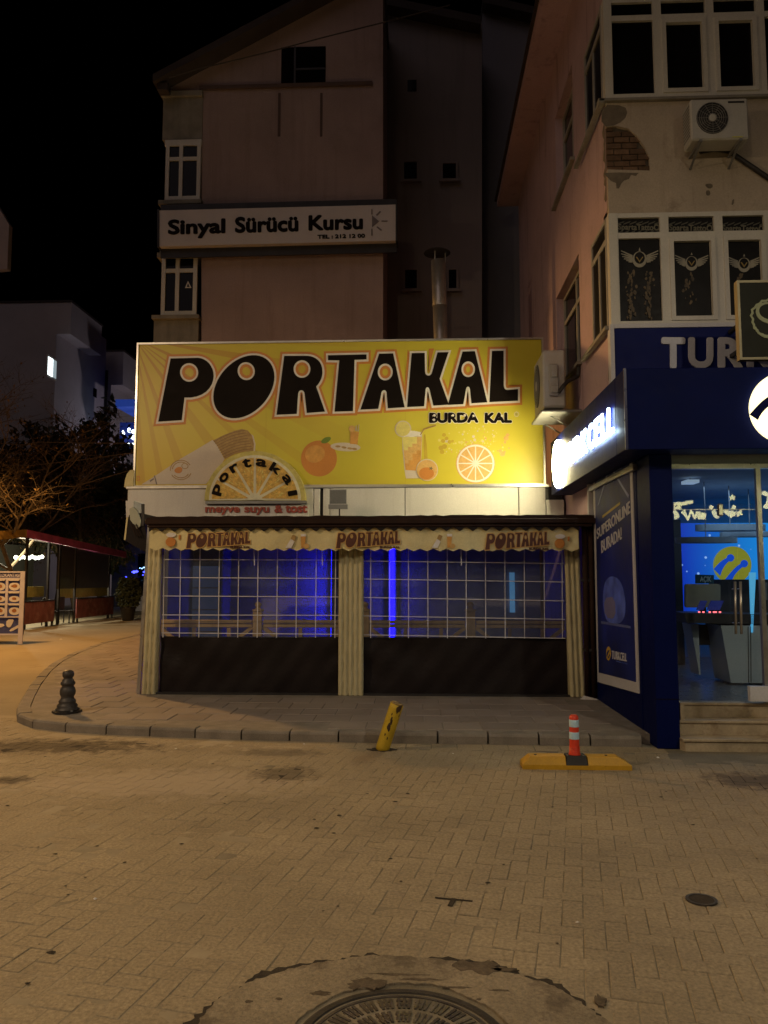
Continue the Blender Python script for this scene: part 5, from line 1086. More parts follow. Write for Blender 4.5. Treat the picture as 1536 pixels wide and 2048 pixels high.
# side poster
po = thing('side_poster', 'tall dark blue advertising poster SUPERONLINE BURADA! in a white frame on the side wall', 'poster', on_x(1240, 1370, XW))
fx = lambda d, b=.0: (lambda u, v, k: on_x(u, v, XW) + Vector((-d if k == 0 else -b, 0, 0)))
def px_(L, m, d, nm, b=0.0): MB().solid(*poly2([L] if not isinstance(L[0], list) else L), fx(d, b)).build(nm, m, po)
px_([(1188, 953), (1266, 914), (1281, 1387), (1198, 1364)], m_nvw, .018, 'frame', .001)
m_pos = M('poster_blue', (.008, .018, .15), .6, var=.5, vs=1.6, grain=.05); px_([(1193, 957), (1262, 921), (1276, 1364), (1201, 1345)], m_pos, .022, 'sheet', .0185)
def px_text(body, tl, tr, bl, br, m, d=.0255, bold=.014, nm='lettering'):
    q = quadmap(tl, tr, bl, br); p_ = fx(d, .022); text_add(MB(), body, lambda u, v, kk: p_(*q(u, v), kk), bold=bold).build(nm, m, po)
px_text('SUPERONLINE', (1197, 1059), (1264, 1001), (1198, 1079), (1265, 1026), m_nvw); px_text('BURADA!', (1206, 1082), (1247, 1054), (1207, 1107), (1248, 1078), m_nvw)
mb = MB()
px_([(1209, 1031), (1244, 1004), (1244, 1009), (1209, 1036)], m_ochre, .0255, 'yellow_line', .022)
for L in ([(1219, 942), (1222, 941), (1202, 1008), (1199, 1012)], [(1226, 938), (1229, 938), (1262, 990), (1261, 996)]): px_(L, M('poster_ray', (.32, .36, .6), .5), .0255, 'light_ray', .022)
m_pg = M('poster_glow', (.10, .16, .55), .5, var=.5, vs=4)
px_(smooth([(1212, 1165), (1226, 1150), (1246, 1160), (1256, 1200), (1254, 1240), (1236, 1250), (1216, 1244), (1209, 1205)], 2), m_pg, .0250, 'blue_swirl', .022)
px_(smooth([(1212, 1196), (1234, 1193), (1236, 1238), (1214, 1235)]), M('modem_grey', (.20, .19, .24), .5), .0262, 'modem', .0225); px_([(1206, 1242), (1265, 1252), (1266, 1257), (1206, 1247)], M('poster_ray2', (.12, .15, .30), .5), .0255, 'glow_line', .022)
px_(ell(1221, 1307, 4.6, 14, 24), M('logo_yellow', (.62, .40, .03), .5), .0255, 'logo_disc', .022); px_(smooth([(1217, 1307), (1221, 1300), (1224, 1300), (1220, 1308), (1218, 1316)]), m_pos, .0275, 'logo_swoosh', .0256)
px_(smooth([(1219, 1318), (1223, 1309), (1225, 1308), (1222, 1316)]), m_pos, .0275, 'logo_swoosh', .0256)
px_text('TURKCELL', (1228, 1301), (1258, 1307), (1228, 1318), (1258, 1323), m_nvw, bold=.01); px_text('iletişim merkezi', (1237, 1321), (1259, 1326), (1237, 1324), (1259, 1329.5), m_pg, bold=0)
# white edge strip between terrace and poster, down pipes
a = on_x(1190, 1200, XW); MB().box(XW - .06, XW - .004, a.y - .03, a.y + .05, KH, 2.95).build('white_edge_strip', m_nvw, ph)
dp = thing('down_pipe', 'dark brown down pipe between the terrace and the poster', 'pipe', (on_y(1180, 1390, 10.15).x, 10.15, KH))
for px in (1172, 1184): x = on_y(px, 1200, 10.15).x; MB().tube([(x, 10.15, KH), (x, 10.15, 2.45)], .038, 12).build('pipe', m_wood, dp, True)
for z in (.7, 1.6): x = on_y(1178, 1200, 10.15).x; MB().box(x - .09, x + .09, 10.12, 10.19, z, z + .035).build('clamp', m_dmetal, dp)
p = on_z(1160, 1399, KH); tag(MB().hull([(p.x + dx_, p.y + dy_, KH + dz_) for dx_, dy_, dz_ in ((0, 0, 0), (.22, -.05, 0), (.24, .03, 0), (.02, .07, 0), (.05, .0, .05), (.18, .0, .02))]).build('cement_scrap', m_clad), 'white cement rubble at the foot of the right cloth post', 'rubble')
# steps
xs0 = on_y(1365, 1490, 7.6).x; YS0 = 7.62
lv = [on_y(1450, 1478, 7.62).z, on_y(1450, 1441, 7.80).z, on_y(1450, 1405, 7.98).z]
stp = thing('stone_steps', 'three worn travertine steps up to the glass door of the phone shop', 'steps', (xs0 + .5, 7.7, 0))
prev = -.015
for k, z in enumerate(lv):
    y0 = YS0 + .18 * k; xl = (on_y(1371, 1490, YS0).x, xp1 + .012, xp1 + .012)[k]
    if k == 0:
        MB().hull([(xl, y0, prev), (xl - .0, y0 + .02, prev), (XR, y0, prev), (XR, y0 + .5, prev), (xl - .03, YN - .01, prev), (xl, y0, z - .03), (XR, y0, z - .03), (xl - .03, YN - .01, z - .03), (XR, YN + .4, z - .03)]).build('riser', m_marb, stp)
        MB().cbox(xl - .03, XR, y0 - .02, YN - .004, z - .028, z, .006).build('tread', m_marb, stp); MB().cbox(xp1 + .008, XR, YN - .002, y0 + .21, z - .028, z, .006).build('tread', m_marb, stp)
    else:
        MB().box(xl, XR, y0, y0 + .5, lv[k - 1] + .001, z - .029).build('riser', m_marb, stp); MB().cbox(xl - .004, XR, y0 - .018, y0 + (.2 if k < 2 else .12), z - .028, z, .006).build('tread', m_marb, stp)
ZI = lv[2]; YGl = YS0 + .36 + .03
MB().box(on_y(1357, 1390, YS0 + .3).x - .02, on_y(1357, 1390, YS0 + .3).x + .02, YS0 + .2, YS0 + .28, lv[0], ZI + .02).build('jamb_stone', m_marb, ph)
# floor, walls, ceiling of the shop
YI = 12.4; m_shopw = M('shop_wall', (.34, .36, .40), .7); m_shopf = M('shop_floor', (.10, .11, .12), .3, spec=.5)
MB().box(xp1 + .02, XR, YGl + .03, YI, ZI - .2, ZI - .004).build('shop_floor', m_shopf, ph); MB().box(xp1 + .02, XR, YI, YI + .1, ZI, ZF0).build('shop_back_wall', m_shopw, ph)
MB().box(XW + .09, XW + .14, YT, YI, ZI, ZF0).build('shop_side_wall', m_shopw, ph); MB().box(XR - .1, XR, YGl, YI, ZI, ZF0).build('shop_end_wall', m_shopw, ph)
zc = on_y(1440, 940, 9.6).z; MB().box(xp1 + .02, XR - .1, YGl + .1, YI, ZF0 - .06, ZF0 + .1).build('shop_ceiling', m_shopw, ph)
# glazing and door
gd = thing('glass_front', 'frameless glass shop front with double door and long steel pull handles', 'glass door', (on_y(1440, 1390, YGl).x, YGl, ZI))
xg0, xg1, xg2 = xp1 + .01, on_y(1479, 1200, YGl).x, on_y(1523, 1200, YGl).x; zh_ = on_y(1440, 1019, YGl).z
for nm, a_, b_, c_, d_ in (('glass_leaf', xg0, xg1 - .004, ZI + .012, zh_ - .004), ('glass_leaf', xg1 + .004, xg2 + .4, ZI + .012, zh_ - .004), ('transom_glass', xg0, xg2 + .4, zh_ + .004, ZF0 - .11), ('glass_leaf', xg2 + .408, XR - .12, ZI + .012, ZF0 - .11)):
    MB().add([(a_, YGl, c_), (b_, YGl, c_), (b_, YGl, d_), (a_, YGl, d_)], [(0, 1, 2, 3)]).build(nm, m_glass, gd)
MB().box(xg0, XR - .1, YGl - .03, YGl + .03, ZF0 - .11, ZF0 - .06).build('head_rail', m_alu, gd); MB().box(xg0, xg2, YGl - .006, YGl + .006, zh_ - .0035, zh_ + .0035).build('glass_joint', m_alu, gd)
MB().box(xg2 - .02, xg2 + .025, YGl - .04, YGl + .01, ZI, ZF0 - .11).build('glass_fin', m_alu, gd)
MB().cbox(on_y(1440, 1010, YGl).x - .03, on_y(1440, 1010, YGl).x + .03, YGl - .02, YGl + .02, zh_ - .07, zh_ + .06, .012).build('patch_fitting', m_alu, gd)
for px in (1471, 1482):
    a, b_ = on_y(px - 1, 1163, YGl - .07), on_y(px + 1, 1268, YGl - .07); h_ = MB().tube([a, b_], .013, 12).build('pull_handle', m_steel, gd, True)
    for t in (.15, .8): c = a.lerp(b_, t); MB().tube([c, c + Vector((0, .07, 0))], .008, 8).build('stand_off', m_steel, h_)
ybox('white_plinth', m_nvw, 1500, 1620, 1373, 1404, YGl - .12, YGl - .06, gd)
# back-lit blue wall with dots and the yellow logo
YB2 = 11.4
bw_ = thing('backlit_wall', 'bright blue back-lit wall panel with white dots inside the phone shop', 'lit wall panel', on_y(1450, 1300, YB2))
bm_ = bpy.data.materials.new('backlit_blue'); bm_.use_nodes = True; t = bm_.node_tree; b = t.nodes['Principled BSDF']; b.inputs['Base Color'].default_value = (.02, .05, .3, 1); b.inputs['Roughness'].default_value = .4
pos = nn(t, 'ShaderNodeNewGeometry').outputs['Position']; sp = nn(t, 'ShaderNodeSeparateXYZ'); t.links.new(pos, sp.inputs[0])
xA, xB = on_y(1364, 1150, YB2).x, on_y(1545, 1150, YB2).x
gx = nn(t, 'ShaderNodeMapRange'); gx.inputs[1].default_value = xA; gx.inputs[2].default_value = xB; t.links.new(sp.outputs[0], gx.inputs[0])
cr = ramp(t, gx.outputs[0], 0.0, .9, (.004, .030, .42, 1), (.012, .26, .72, 1))
vo = nn(t, 'ShaderNodeTexVoronoi'); vo.inputs['Scale'].default_value = 9.0; vo.inputs['Randomness'].default_value = .8; t.links.new(scaled(t, pos, (1, 0, 1)), vo.inputs['Vector'])
dt = ramp(t, vo.outputs['Distance'], .13, .19, (1, 1, 1, 1), (0, 0, 0, 1)); cr = mixc(t, dt, cr, (.30, .52, .95, 1))
t.links.new(cr, b.inputs['Emission Color']); b.inputs['Emission Strength'].default_value = .85
zA, zB = on_y(1450, 1235, YB2).z, on_y(1450, 1046, YB2).z
MB().box(xA, XR - .4, YB2, YB2 + .08, zA, zB).build('light_panel', bm_, bw_)
MB().box(on_y(1340, 1100, YB2).x, xA - .002, YB2 - .02, YB2 + .1, ZI, zB + .05).build('side_post', m_dmetal, bw_)
yl = thing('wall_logo', 'yellow green round logo with blue swooshes on the back-lit wall', 'logo', on_y(1463, 1157, YB2)); m_ylg = M('logo_olive', (.62, .56, .05), .5, emis=(.42, .40, .03), es=.35)
logo(yl, lambda d: (lambda u, v, k: on_y(u, v, YB2) + Vector((0, -.05 - d if k == 0 else (-.0 if d == 0 else -.052), 0))), 1463, 1130, 37, m_ylg, M('logo_blue', (.01, .05, .3), .5, emis=(.006, .06, .5), es=.8), 0, .005)
# hanging baffles / ring lamp shades above the wall
for y0, y1, a_, b_, Yc_, dsc in ((1044, 1062, 1391, 1530, 9.9, 'upper'), (1070, 1086, 1350, 1474, 9.5, 'left'), (1060, 1074, 1440, 1560, 10.3, 'right')):
    p0, p1 = on_y(a_, (y0 + y1) / 2, Yc_), on_y(b_, (y0 + y1) / 2, Yc_); cx = (p0.x + p1.x) / 2; rx = (p1.x - p0.x) / 2; zz = on_y(1440, y1, Yc_).z
    t = thing('hanging_baffle', {'upper': 'upper oval grey ceiling baffle hanging above the blue wall', 'left': 'lowest left oval grey ceiling baffle above the open sign', 'right': 'right oval grey ceiling baffle partly behind the glass fin'}[dsc], 'ceiling baffle', (cx, Yc_, zz), 'ceiling baffles in the phone shop')
    v2, f2 = poly2([ell(cx, Yc_, rx, rx * .42, 40)]); h_ = on_y(1440, y0, Yc_).z - zz; MB().solid(v2, f2, lambda u, v, k: (u, v, zz + h_ * .7 * k)).build('disc', M('baffle', (.25, .30, .33), .6), t)
    MB().tube([(cx, Yc_, zz + h_ * .7), (cx, Yc_, ZF0 - .06)], .006, 5).build('rod', m_gmetal, t)
cl = thing('ceiling_lamp', 'pale rectangular lamp hanging from the shop ceiling', 'lamp', on_y(1386, 962, 9.0)); a, b_ = on_y(1374, 959, 9.0), on_y(1399, 965, 9.0); MB().box(a.x, b_.x, 9.0, 9.2, b_.z, a.z).build('diffuser', glow('dim_panel', (.55, .75, 1), .35), cl)
MB().tube([((a.x + b_.x) / 2, 9.1, a.z), ((a.x + b_.x) / 2, 9.1, ZF0 - .06)], .006, 5).build('rod', m_gmetal, cl)
# counters, monitor, open sign, phones
YD = 9.3
dk = thing('display_counter', 'long display counter with slanted pale end panel behind the glass door', 'counter', (on_y(1460, 1365, YD).x, YD, ZI))
m_ctr = M('counter_pale', (.36, .44, .50), .5, var=.06); m_dk = M('counter_dark', (.03, .032, .036), .4)
def polyY(L, Y, th, nm, m, par): v2, f2 = poly2([[(on_y(x, y, Y).x, on_y(x, y, Y).z) for x, y in L]]); return MB().solid(v2, f2, lambda u, v, k: (u, Y + th * k, v)).build(nm, m, par)
polyY([(1442, 1251), (1600, 1251), (1600, 1366), (1462, 1366)], YD, .5, 'end_panel', m_ctr, dk); polyY([(1381, 1248), (1397, 1248), (1401, 1350), (1399, 1350)], YD + .3, .3, 'leg_panel', m_ctr, dk)
polyY([(1368, 1226), (1600, 1230), (1600, 1250), (1374, 1246)], YD - .02, .62, 'counter_top', m_dk, dk); polyY([(1399, 1249), (1440, 1251), (1440, 1290), (1400, 1290)], YD + .45, .1, 'shelf_front', M('shelf_dark', (.06, .065, .07), .5), dk)
for px in (1496, 1501): a, b_ = on_y(px, 1253, YD), on_y(px + 1, 1365, YD); MB().bar(a + Vector((0, -.003, 0)), b_ + Vector((0, -.003, 0)), .008, .004).build('panel_joint', m_dk, dk)
for k, (px, w_) in enumerate(((1424, 6), (1431, 7), (1438, 5))): polyY([(px, 1270), (px + w_, 1270), (px + w_, 1289), (px, 1289)], YD + .42, .03, 'stored_box', (m_gmetal, m_ctr, m_gmetal)[k], dk)
op_ = thing('open_sign', 'small dark teal sign reading AÇIK standing behind the monitor', 'sign', on_y(1412, 1166, 9.9)); polyY([(1392, 1149), (1428, 1150), (1428, 1167), (1392, 1167)], 9.9, .03, 'plate', M('teal_plate', (.006, .05, .075), .4), op_)
mb = MB(); text_y(mb, 'AÇIK', 9.9, (1400, 1153), (1422, 1153), (1400, 1166), (1422, 1166), .006, bold=.01); mb.build('letters', M('dim_letter', (.42, .52, .5), .5), op_)
mo_ = thing('monitor', 'grey back of a flat monitor on the display counter', 'monitor', on_y(1406, 1222, 9.7)); polyY([(1374, 1168), (1438, 1168), (1441, 1171), (1441, 1212), (1438, 1215), (1374, 1215), (1371, 1212), (1371, 1171)], 9.7, .05, 'screen_back', M('monitor_grey', (.16, .18, .15), .5), mo_); MB().box(on_y(1400, 1200, 9.72).x, on_y(1412, 1200, 9.72).x, 9.72, 9.76, on_y(1400, 1230, 9.7).z, on_y(1400, 1200, 9.7).z).build('stand', m_dmetal, mo_)
for k, px in enumerate((1400, 1421, 1433)):
    a = on_y(px, 1220, 9.45); t = thing('display_phone', ('leftmost display phone tilted on its stand on the counter', 'middle display phone tilted on its stand on the counter', 'display phone on the counter nearest the door handles')[k], 'phone', a, 'display phones on the counter')
    MB().hull([a + Vector((s1 * .04 + tz * .07, ty, tz * .11)) for s1 in (-1, 1) for ty, tz in ((0, 0), (.02, 0), (.05, 1), (.07, 1))]).build('body', M('phone_%d' % k, (.03, .04, .16), .2, emis=(.02, .03, .25), es=.15), t)
    for q_ in (0, 1): b0 = a + Vector((q_ * .05 - .03, -.03, -.03)); MB().box(b0.x, b0.x + .022, b0.y, b0.y + .012, b0.z, b0.z + .014).build('alarm_light', bpy.data.materials.get('red_led') or glow('red_led', (1, .16, .18), 2.2), t)
dkp = thing('display_stand', 'tall dark display stand with lit cyan edge beside the counter', 'display stand', (on_y(1480, 1230, 10.2).x, 10.2, ZI)); polyY([(1441, 1159), (1540, 1159), (1540, 1245), (1441, 1245)], 10.2, .4, 'cabinet', m_dk, dkp)
polyY([(1499, 1145), (1512, 1145), (1506, 1265), (1503, 1265)], 9.28, .02, 'lit_edge', glow('cyan_edge', (.10, .48, .85), .55), dkp)
for k in range(4): polyY([(1518 + k * 6, 1165), (1522 + k * 6, 1165), (1522 + k * 6, 1200), (1518 + k * 6, 1200)], 10.19, .008, 'hanging_accessory', m_gmetal, dkp)
# light of the lit panels inside
al = bpy.data.lights.new('shop_ceiling_light', 'AREA'); al.energy = 16; al.color = (.45, .68, 1.0); al.size = 1.2; alo = bpy.data.objects.new('shop_ceiling_light', al); COL.objects.link(alo); alo.location = (4.0, 9.6, ZF0 - .12)
# script neon of the cafe across the street (behind the camera); the shop glass mirrors it
YM = YGl - (11.0 - YGl)
ns_ = thing('neon_sign', 'warm yellow script neon sign with a star, mirrored in the phone shop glass', 'neon sign', (5.5, YM, 2.5))
m_neon = glow('neon_warm', (1.0, .93, .45), 10.0)
def mir(px, py): p = on_y(px, py, 11.0); return Vector((p.x, YM, p.z))
def neon(L, r): MB().tube([mir(*p) for p in L], r, 6).build('neon_stroke', m_neon, ns_)
for L in ([(1348, 1022), (1356, 1033), (1350, 1036)], [(1366, 1022), (1376, 1038), (1382, 1022), (1390, 1036), (1396, 1024)], [(1396, 1024), (1400, 1036), (1408, 1036), (1409, 1029), (1404, 1029)], [(1426, 1022), (1432, 1032), (1437, 1034)], [(1447, 1020), (1440, 1030)], [(1452, 1022), (1459, 1030)], [(1462, 1022), (1466, 1031), (1461, 1032)], [(1470, 1024), (1476, 1030), (1482, 1022), (1482, 1030)], [(1349, 1008), (1358, 1007), (1360, 1015), (1349, 1016)], [(1420, 1013), (1425, 1016)], [(1465, 1013), (1470, 1016)]): neon(L, .030)
for k in range(5): neon([(1361 + k * 5, 1010 - k), (1364 + k * 5, 1006 - k)], .026)
star = [(1464 + (7 if k % 2 == 0 else 3) * math.sin(k * math.pi / 5), 995 - (7 if k % 2 == 0 else 3) * math.cos(k * math.pi / 5)) for k in range(10)]
v2, f2 = poly2([star]); MB().solid(v2, f2, lambda u, v, k: mir(u, v) + Vector((0, .03 * k, 0))).build('star', m_neon, ns_)
neon([(1526, 985), (1540, 992), (1536, 1010), (1530, 1016)], .035)

# ================================================================== STREET FURNITURE
# turned iron bollard at the corner
p = on_z(134, 1424, KH); s_ = (on_y(134, 1340, p.y).z - KH) / .48
t = thing('turned_bollard', 'dark cast bollard with turned rings standing at the pavement corner on the left', 'bollard', p)
MB().hull([p + Vector((.165 * math.cos(k * math.pi / 4 + .39), .165 * math.sin(k * math.pi / 4 + .39), z)) for k in range(8) for z in (0, .022)]).build('base_plate', m_dmetal, t)
for k in range(4): MB().lathe([(.014, .022), (.014, .036), (.002, .038)], p + Vector((.138 * math.cos(k * 1.571 + .785), .138 * math.sin(k * 1.571 + .785), 0)), 6).build('bolt', m_gmetal, t)
pr = [(.145, .022), (.14, .04), (.12, .055), (.125, .075), (.115, .09), (.098, .105), (.105, .12), (.10, .135), (.082, .155), (.075, .175), (.092, .205), (.096, .24), (.085, .275), (.07, .295), (.075, .305), (.088, .32), (.088, .34), (.074, .352), (.068, .37), (.052, .385), (.056, .395), (.068, .41), (.072, .435), (.064, .46), (.045, .474), (.03, .48), (.002, .483)]
MB().lathe([(r * s_ * .92, z * s_) for r, z in pr], p, 32).build('shaft', M('bollard_iron', (.065, .06, .058), .5, .3, var=.25, vs=9), t, True)
# leaning yellow bollard
p = on_z(764, 1500, 0.0); top = on_y(794, 1408, p.y - .02)
t = thing('leaning_bollard', 'scuffed yellow tube bollard leaning to the right at the kerb', 'bollard', p); ax = (top - p).normalized(); L_ = (top - p).length
prof = [(.062, 0), (.062, L_)]; MB().tube([p + ax * (L_ * k / 12) for k in range(13)], .066, 26).build('tube', m_yelb, t, True)
MB().tube([p + ax * (L_ - .004), p + ax * (L_ + .012)], [.066, .058], 26).build('top_cap', M('rusty_cap', (.30, .19, .05), .7, var=.4, vs=20, stain=((.05, .03, .02), 18, .45, .6, .9)), t)
sc = MB()
for (tt, aa, r) in ((.55, -1.75, .03), (.62, -1.6, .026), (.70, -1.7, .02), (.48, -1.55, .022), (.36, -1.9, .012), (.93, -1.2, .03), (.97, -.9, .028), (.3, -1.4, .012), (.80, -1.85, .012)):
    u = ax.cross(Vector((0, 1, 0))).normalized(); v = ax.cross(u).normalized(); c = p + ax * L_ * tt; rr2 = random.Random(int(tt * 1000)); ring = []
    for k in range(9):
        q_ = k / 9 * 6.283; da, dl = r * 12 * rr2.uniform(.6, 1.1) * math.cos(q_) * .9, r * rr2.uniform(.8, 1.7) * math.sin(q_); an_ = aa + da * .9; ring.append(c + ax * dl + (Vector((math.cos(an_), math.sin(an_), 0)) - ax * ax.dot(Vector((math.cos(an_), math.sin(an_), 0)))).normalized() * .0668)
    sc.add(ring + [c + (Vector((math.cos(aa), math.sin(aa), 0)) - ax * ax.dot(Vector((math.cos(aa), math.sin(aa), 0)))).normalized() * .0675], [(k, (k + 1) % 9, 9) for k in range(9)])
sc.build('chipped_paint', M('chipped_rust', (.06, .035, .02), .9, var=.4, vs=30), t)
v2, f2 = poly2([[(p.x + .13 * R.uniform(.7, 1.2) * math.cos(k * .4) , p.y + .08 * R.uniform(.7, 1.2) * math.sin(k * .4)) for k in range(16)]]); MB().solid(v2, f2, lambda u, v, k: (u, v, .006 if k == 0 else 0)).build('foot_dirt', m_dirt, t)
# rubber separator with orange flexible post
p0, p1 = on_z(1046, 1539, 0), on_z(1262, 1539, 0); yb0 = p0.y; hb_ = .105; xl, xr = p0.x, p1.x
t = thing('lane_separator', 'yellow rubber lane separator carrying an orange flexible post with two reflective bands', 'lane separator', ((xl + xr) / 2, yb0 + .08, 0))
m0, m1 = xl + (xr - xl) * .40, xl + (xr - xl) * .60
def sep(x0, x1, e0, e1, nm, m, up=0): return MB().hull([(x0, yb0, .0), (x1, yb0, 0), (x0, yb0 + .19, 0), (x1, yb0 + .19, 0), (x0, yb0, .04), (x1, yb0, .04), (x0, yb0 + .19, .04), (x1, yb0 + .19, .04), (x0 + e0, yb0 + .035, hb_ + up), (x1 - e1, yb0 + .035, hb_ + up), (x0 + e0, yb0 + .155, hb_ + up), (x1 - e1, yb0 + .155, hb_ + up)]).build(nm, m, t)
sep(xl, m0 - .002, .07, 0, 'rubber_block', m_rubb); sep(m1 + .002, xr, 0, .11, 'rubber_block', m_rubb); sep(m0, m1, .012, .012, 'black_socket', m_blk, .006)
MB().box(m0 - .003, m1 + .003, yb0 - .002, yb0 + .03, .002, .038).build('front_lip', m_rubb, t)
for x in (xl + .12, xr - .2): MB().lathe([(.013, 0), (.013, .004), (.002, .004)], (x, yb0 + .09, hb_), 10).build('bolt_hole', m_blk, t)
c = Vector(((m0 + m1) / 2 - .003, yb0 + .095, hb_)); zt_ = on_y(1147, 1429, c.y).z - hb_
pst_ = MB().lathe([(.052, .0), (.052, .012), (.046, .03), (.043, .06), (.041, zt_ * .4), (.040, zt_ - .03), (.036, zt_ - .012), (.024, zt_ - .002), (.002, zt_)], c, 28).build('flexible_post', m_or, t, True)
for a_, b_ in ((.40, .575), (.70, .88)): MB().lathe([(.0425, zt_ * a_), (.0430, zt_ * a_ + .002), (.0425, zt_ * b_ - .002), (.0422, zt_ * b_)], c, 28).build('reflective_band', m_refl, pst_, True)
for k in range(4): MB().lathe([(.045, 0), (.0475, .004), (.045, .008)], c + Vector((0, 0, .02 + k * .014)), 24).build('ridge', m_or, pst_)

# ================================================================== LEFT SIDE STREET
# pale apartment blocks
def block(label, Yc, X_, ytop, pxr, ysoff, win=None):
    y0 = Yc; y1 = on_x(pxr, 650, X_).y; zt = on_x(on_corner, ytop, X_).z if False else on_y(100, ytop, Yc).z
    return y0, y1, zt
def apartment(label, X_, Yc, ytop, Yend, zs, yend_top=None):
    z = on_y(100, ytop, Yc).z; b = thing('apartment_block', label, 'building', (X_, Yc, 0))
    MB().box(X_ - 11, X_ - .8, Yc, Yend, 0, z).build('wall', m_bldg, b); MB().box(X_ - .798, X_, Yc + .0, Yc + (Yend - Yc) * .62, zs, z + .0).build('jutting_storey', m_bldg, b)
    MB().box(X_ - 11.1, X_ + .05, Yc - .06, Yc + (Yend - Yc) * .62 + .1, z + .002, z + .12).build('roof_edge', m_roof, b); return b, z
b1, z1 = apartment('pale apartment block with a lit window behind the bare trees on the left', -20, 42.5, 605, 49.5, on_y(113, 668, 42.5).z)
q0, q1 = on_x(93, 708, -20.8), on_x(111, 762, -20.8); w_ = MB().box(-20.8, -20.74, q0.y, q1.y, q1.z, q0.z).build('lit_window', m_pvc, b1)
MB().box(-20.735, -20.72, q0.y + .1, q0.y + (q1.y - q0.y) * .55, q1.z + .1, q0.z - .12).build('lit_pane', glow('lit_window_glow', (.85, .95, 1.0), 3.0), w_); MB().box(-20.735, -20.72, q0.y + (q1.y - q0.y) * .6, q1.y - .1, q1.z + .1, q0.z - .12).build('curtain_pane', glow('lit_curtain', (.55, .68, .72), .45), w_)
b2, z2 = apartment('farther pale apartment block with small dark windows beside the billboard', -20, 50.5, 705, 66, on_y(222, 770, 50.5).z)
for x, y0, y1 in ((190, 775, 796), (231, 812, 828)):
    q0, q1 = on_x(x - 3, y0, -20.79), on_x(x + 3, y1, -20.79); MB().box(-20.8, -20.78, q0.y, q1.y, q1.z, q0.z).build('small_window', m_pane, b2)
q = on_x(212, 800, -20.7); MB().tube([(-20.7, q.y, 2), (-20.7, q.y, q.z + 2)], .09, 8).build('down_pipe', m_dmetal, b2)
b3 = thing('balcony_building', 'dim building at the far left edge with a jutting pale balcony', 'building', (-17, 28, 0)); q0, q1 = on_y(19, 432, 28), on_y(-30, 541, 28)
MB().box(-27, on_y(-16, 500, 29.6).x, 28.2, 29.5, 0, 17).build('wall', m_bldg, b3); MB().hull([(on_y(-14, 500, 28).x + .003, y, z) for y in (28, 28.25) for z in (q1.z, q0.z + .6)] + [(q0.x, y, z) for y in (28, 28.25) for z in (q1.z + .05, q0.z - .35)]).build('balcony', m_bldg, b3)
# blue lit shop sign and canopy in the gap beside the billboard
bs = thing('lit_shop_sign', 'blue sign with blurred white lit letters in the gap left of the billboard', 'lit sign', on_y(262, 880, 48))
q0, q1 = on_y(240, 845, 48), on_y(292, 896, 48); MB().box(q0.x, q1.x, 48, 48.3, q1.z, q0.z).build('board', M('blue_board', (.01, .015, .07), .4, emis=(.01, .03, .25), es=.35), bs)
m_bs = glow('cold_letters', (.75, .88, 1.0), 6.0)
for x, y, rx, ry_ in ((247, 866, 3.2, 5.5), (259, 861, 4, 6), (268, 864, 4.5, 6), (260, 874, 4, 4.5), (268, 876, 5, 5), (257, 888, 4.5, 4), (266, 889, 5, 4), (246, 883, 2, 3)): MB().solid(*poly2([smooth([(x + rx * R.uniform(.7, 1) * math.cos(k), y + ry_ * R.uniform(.7, 1) * math.sin(k)) for k in range(6)])]), yplane(48, .1)).build('lit_letter', m_bs, bs)
q0, q1 = on_y(243, 806, 48), on_y(292, 820, 48); MB().box(q0.x, q1.x, 47, 50, q1.z, q0.z).build('lit_soffit', M('blue_soffit', (.05, .1, .5), .5, emis=(.03, .09, .55), es=.30), bs)
MB().box(q0.x + .8, q0.x + 1.2, 48.35, 48.7, 0, q1.z).build('post', m_dmetal, bs)

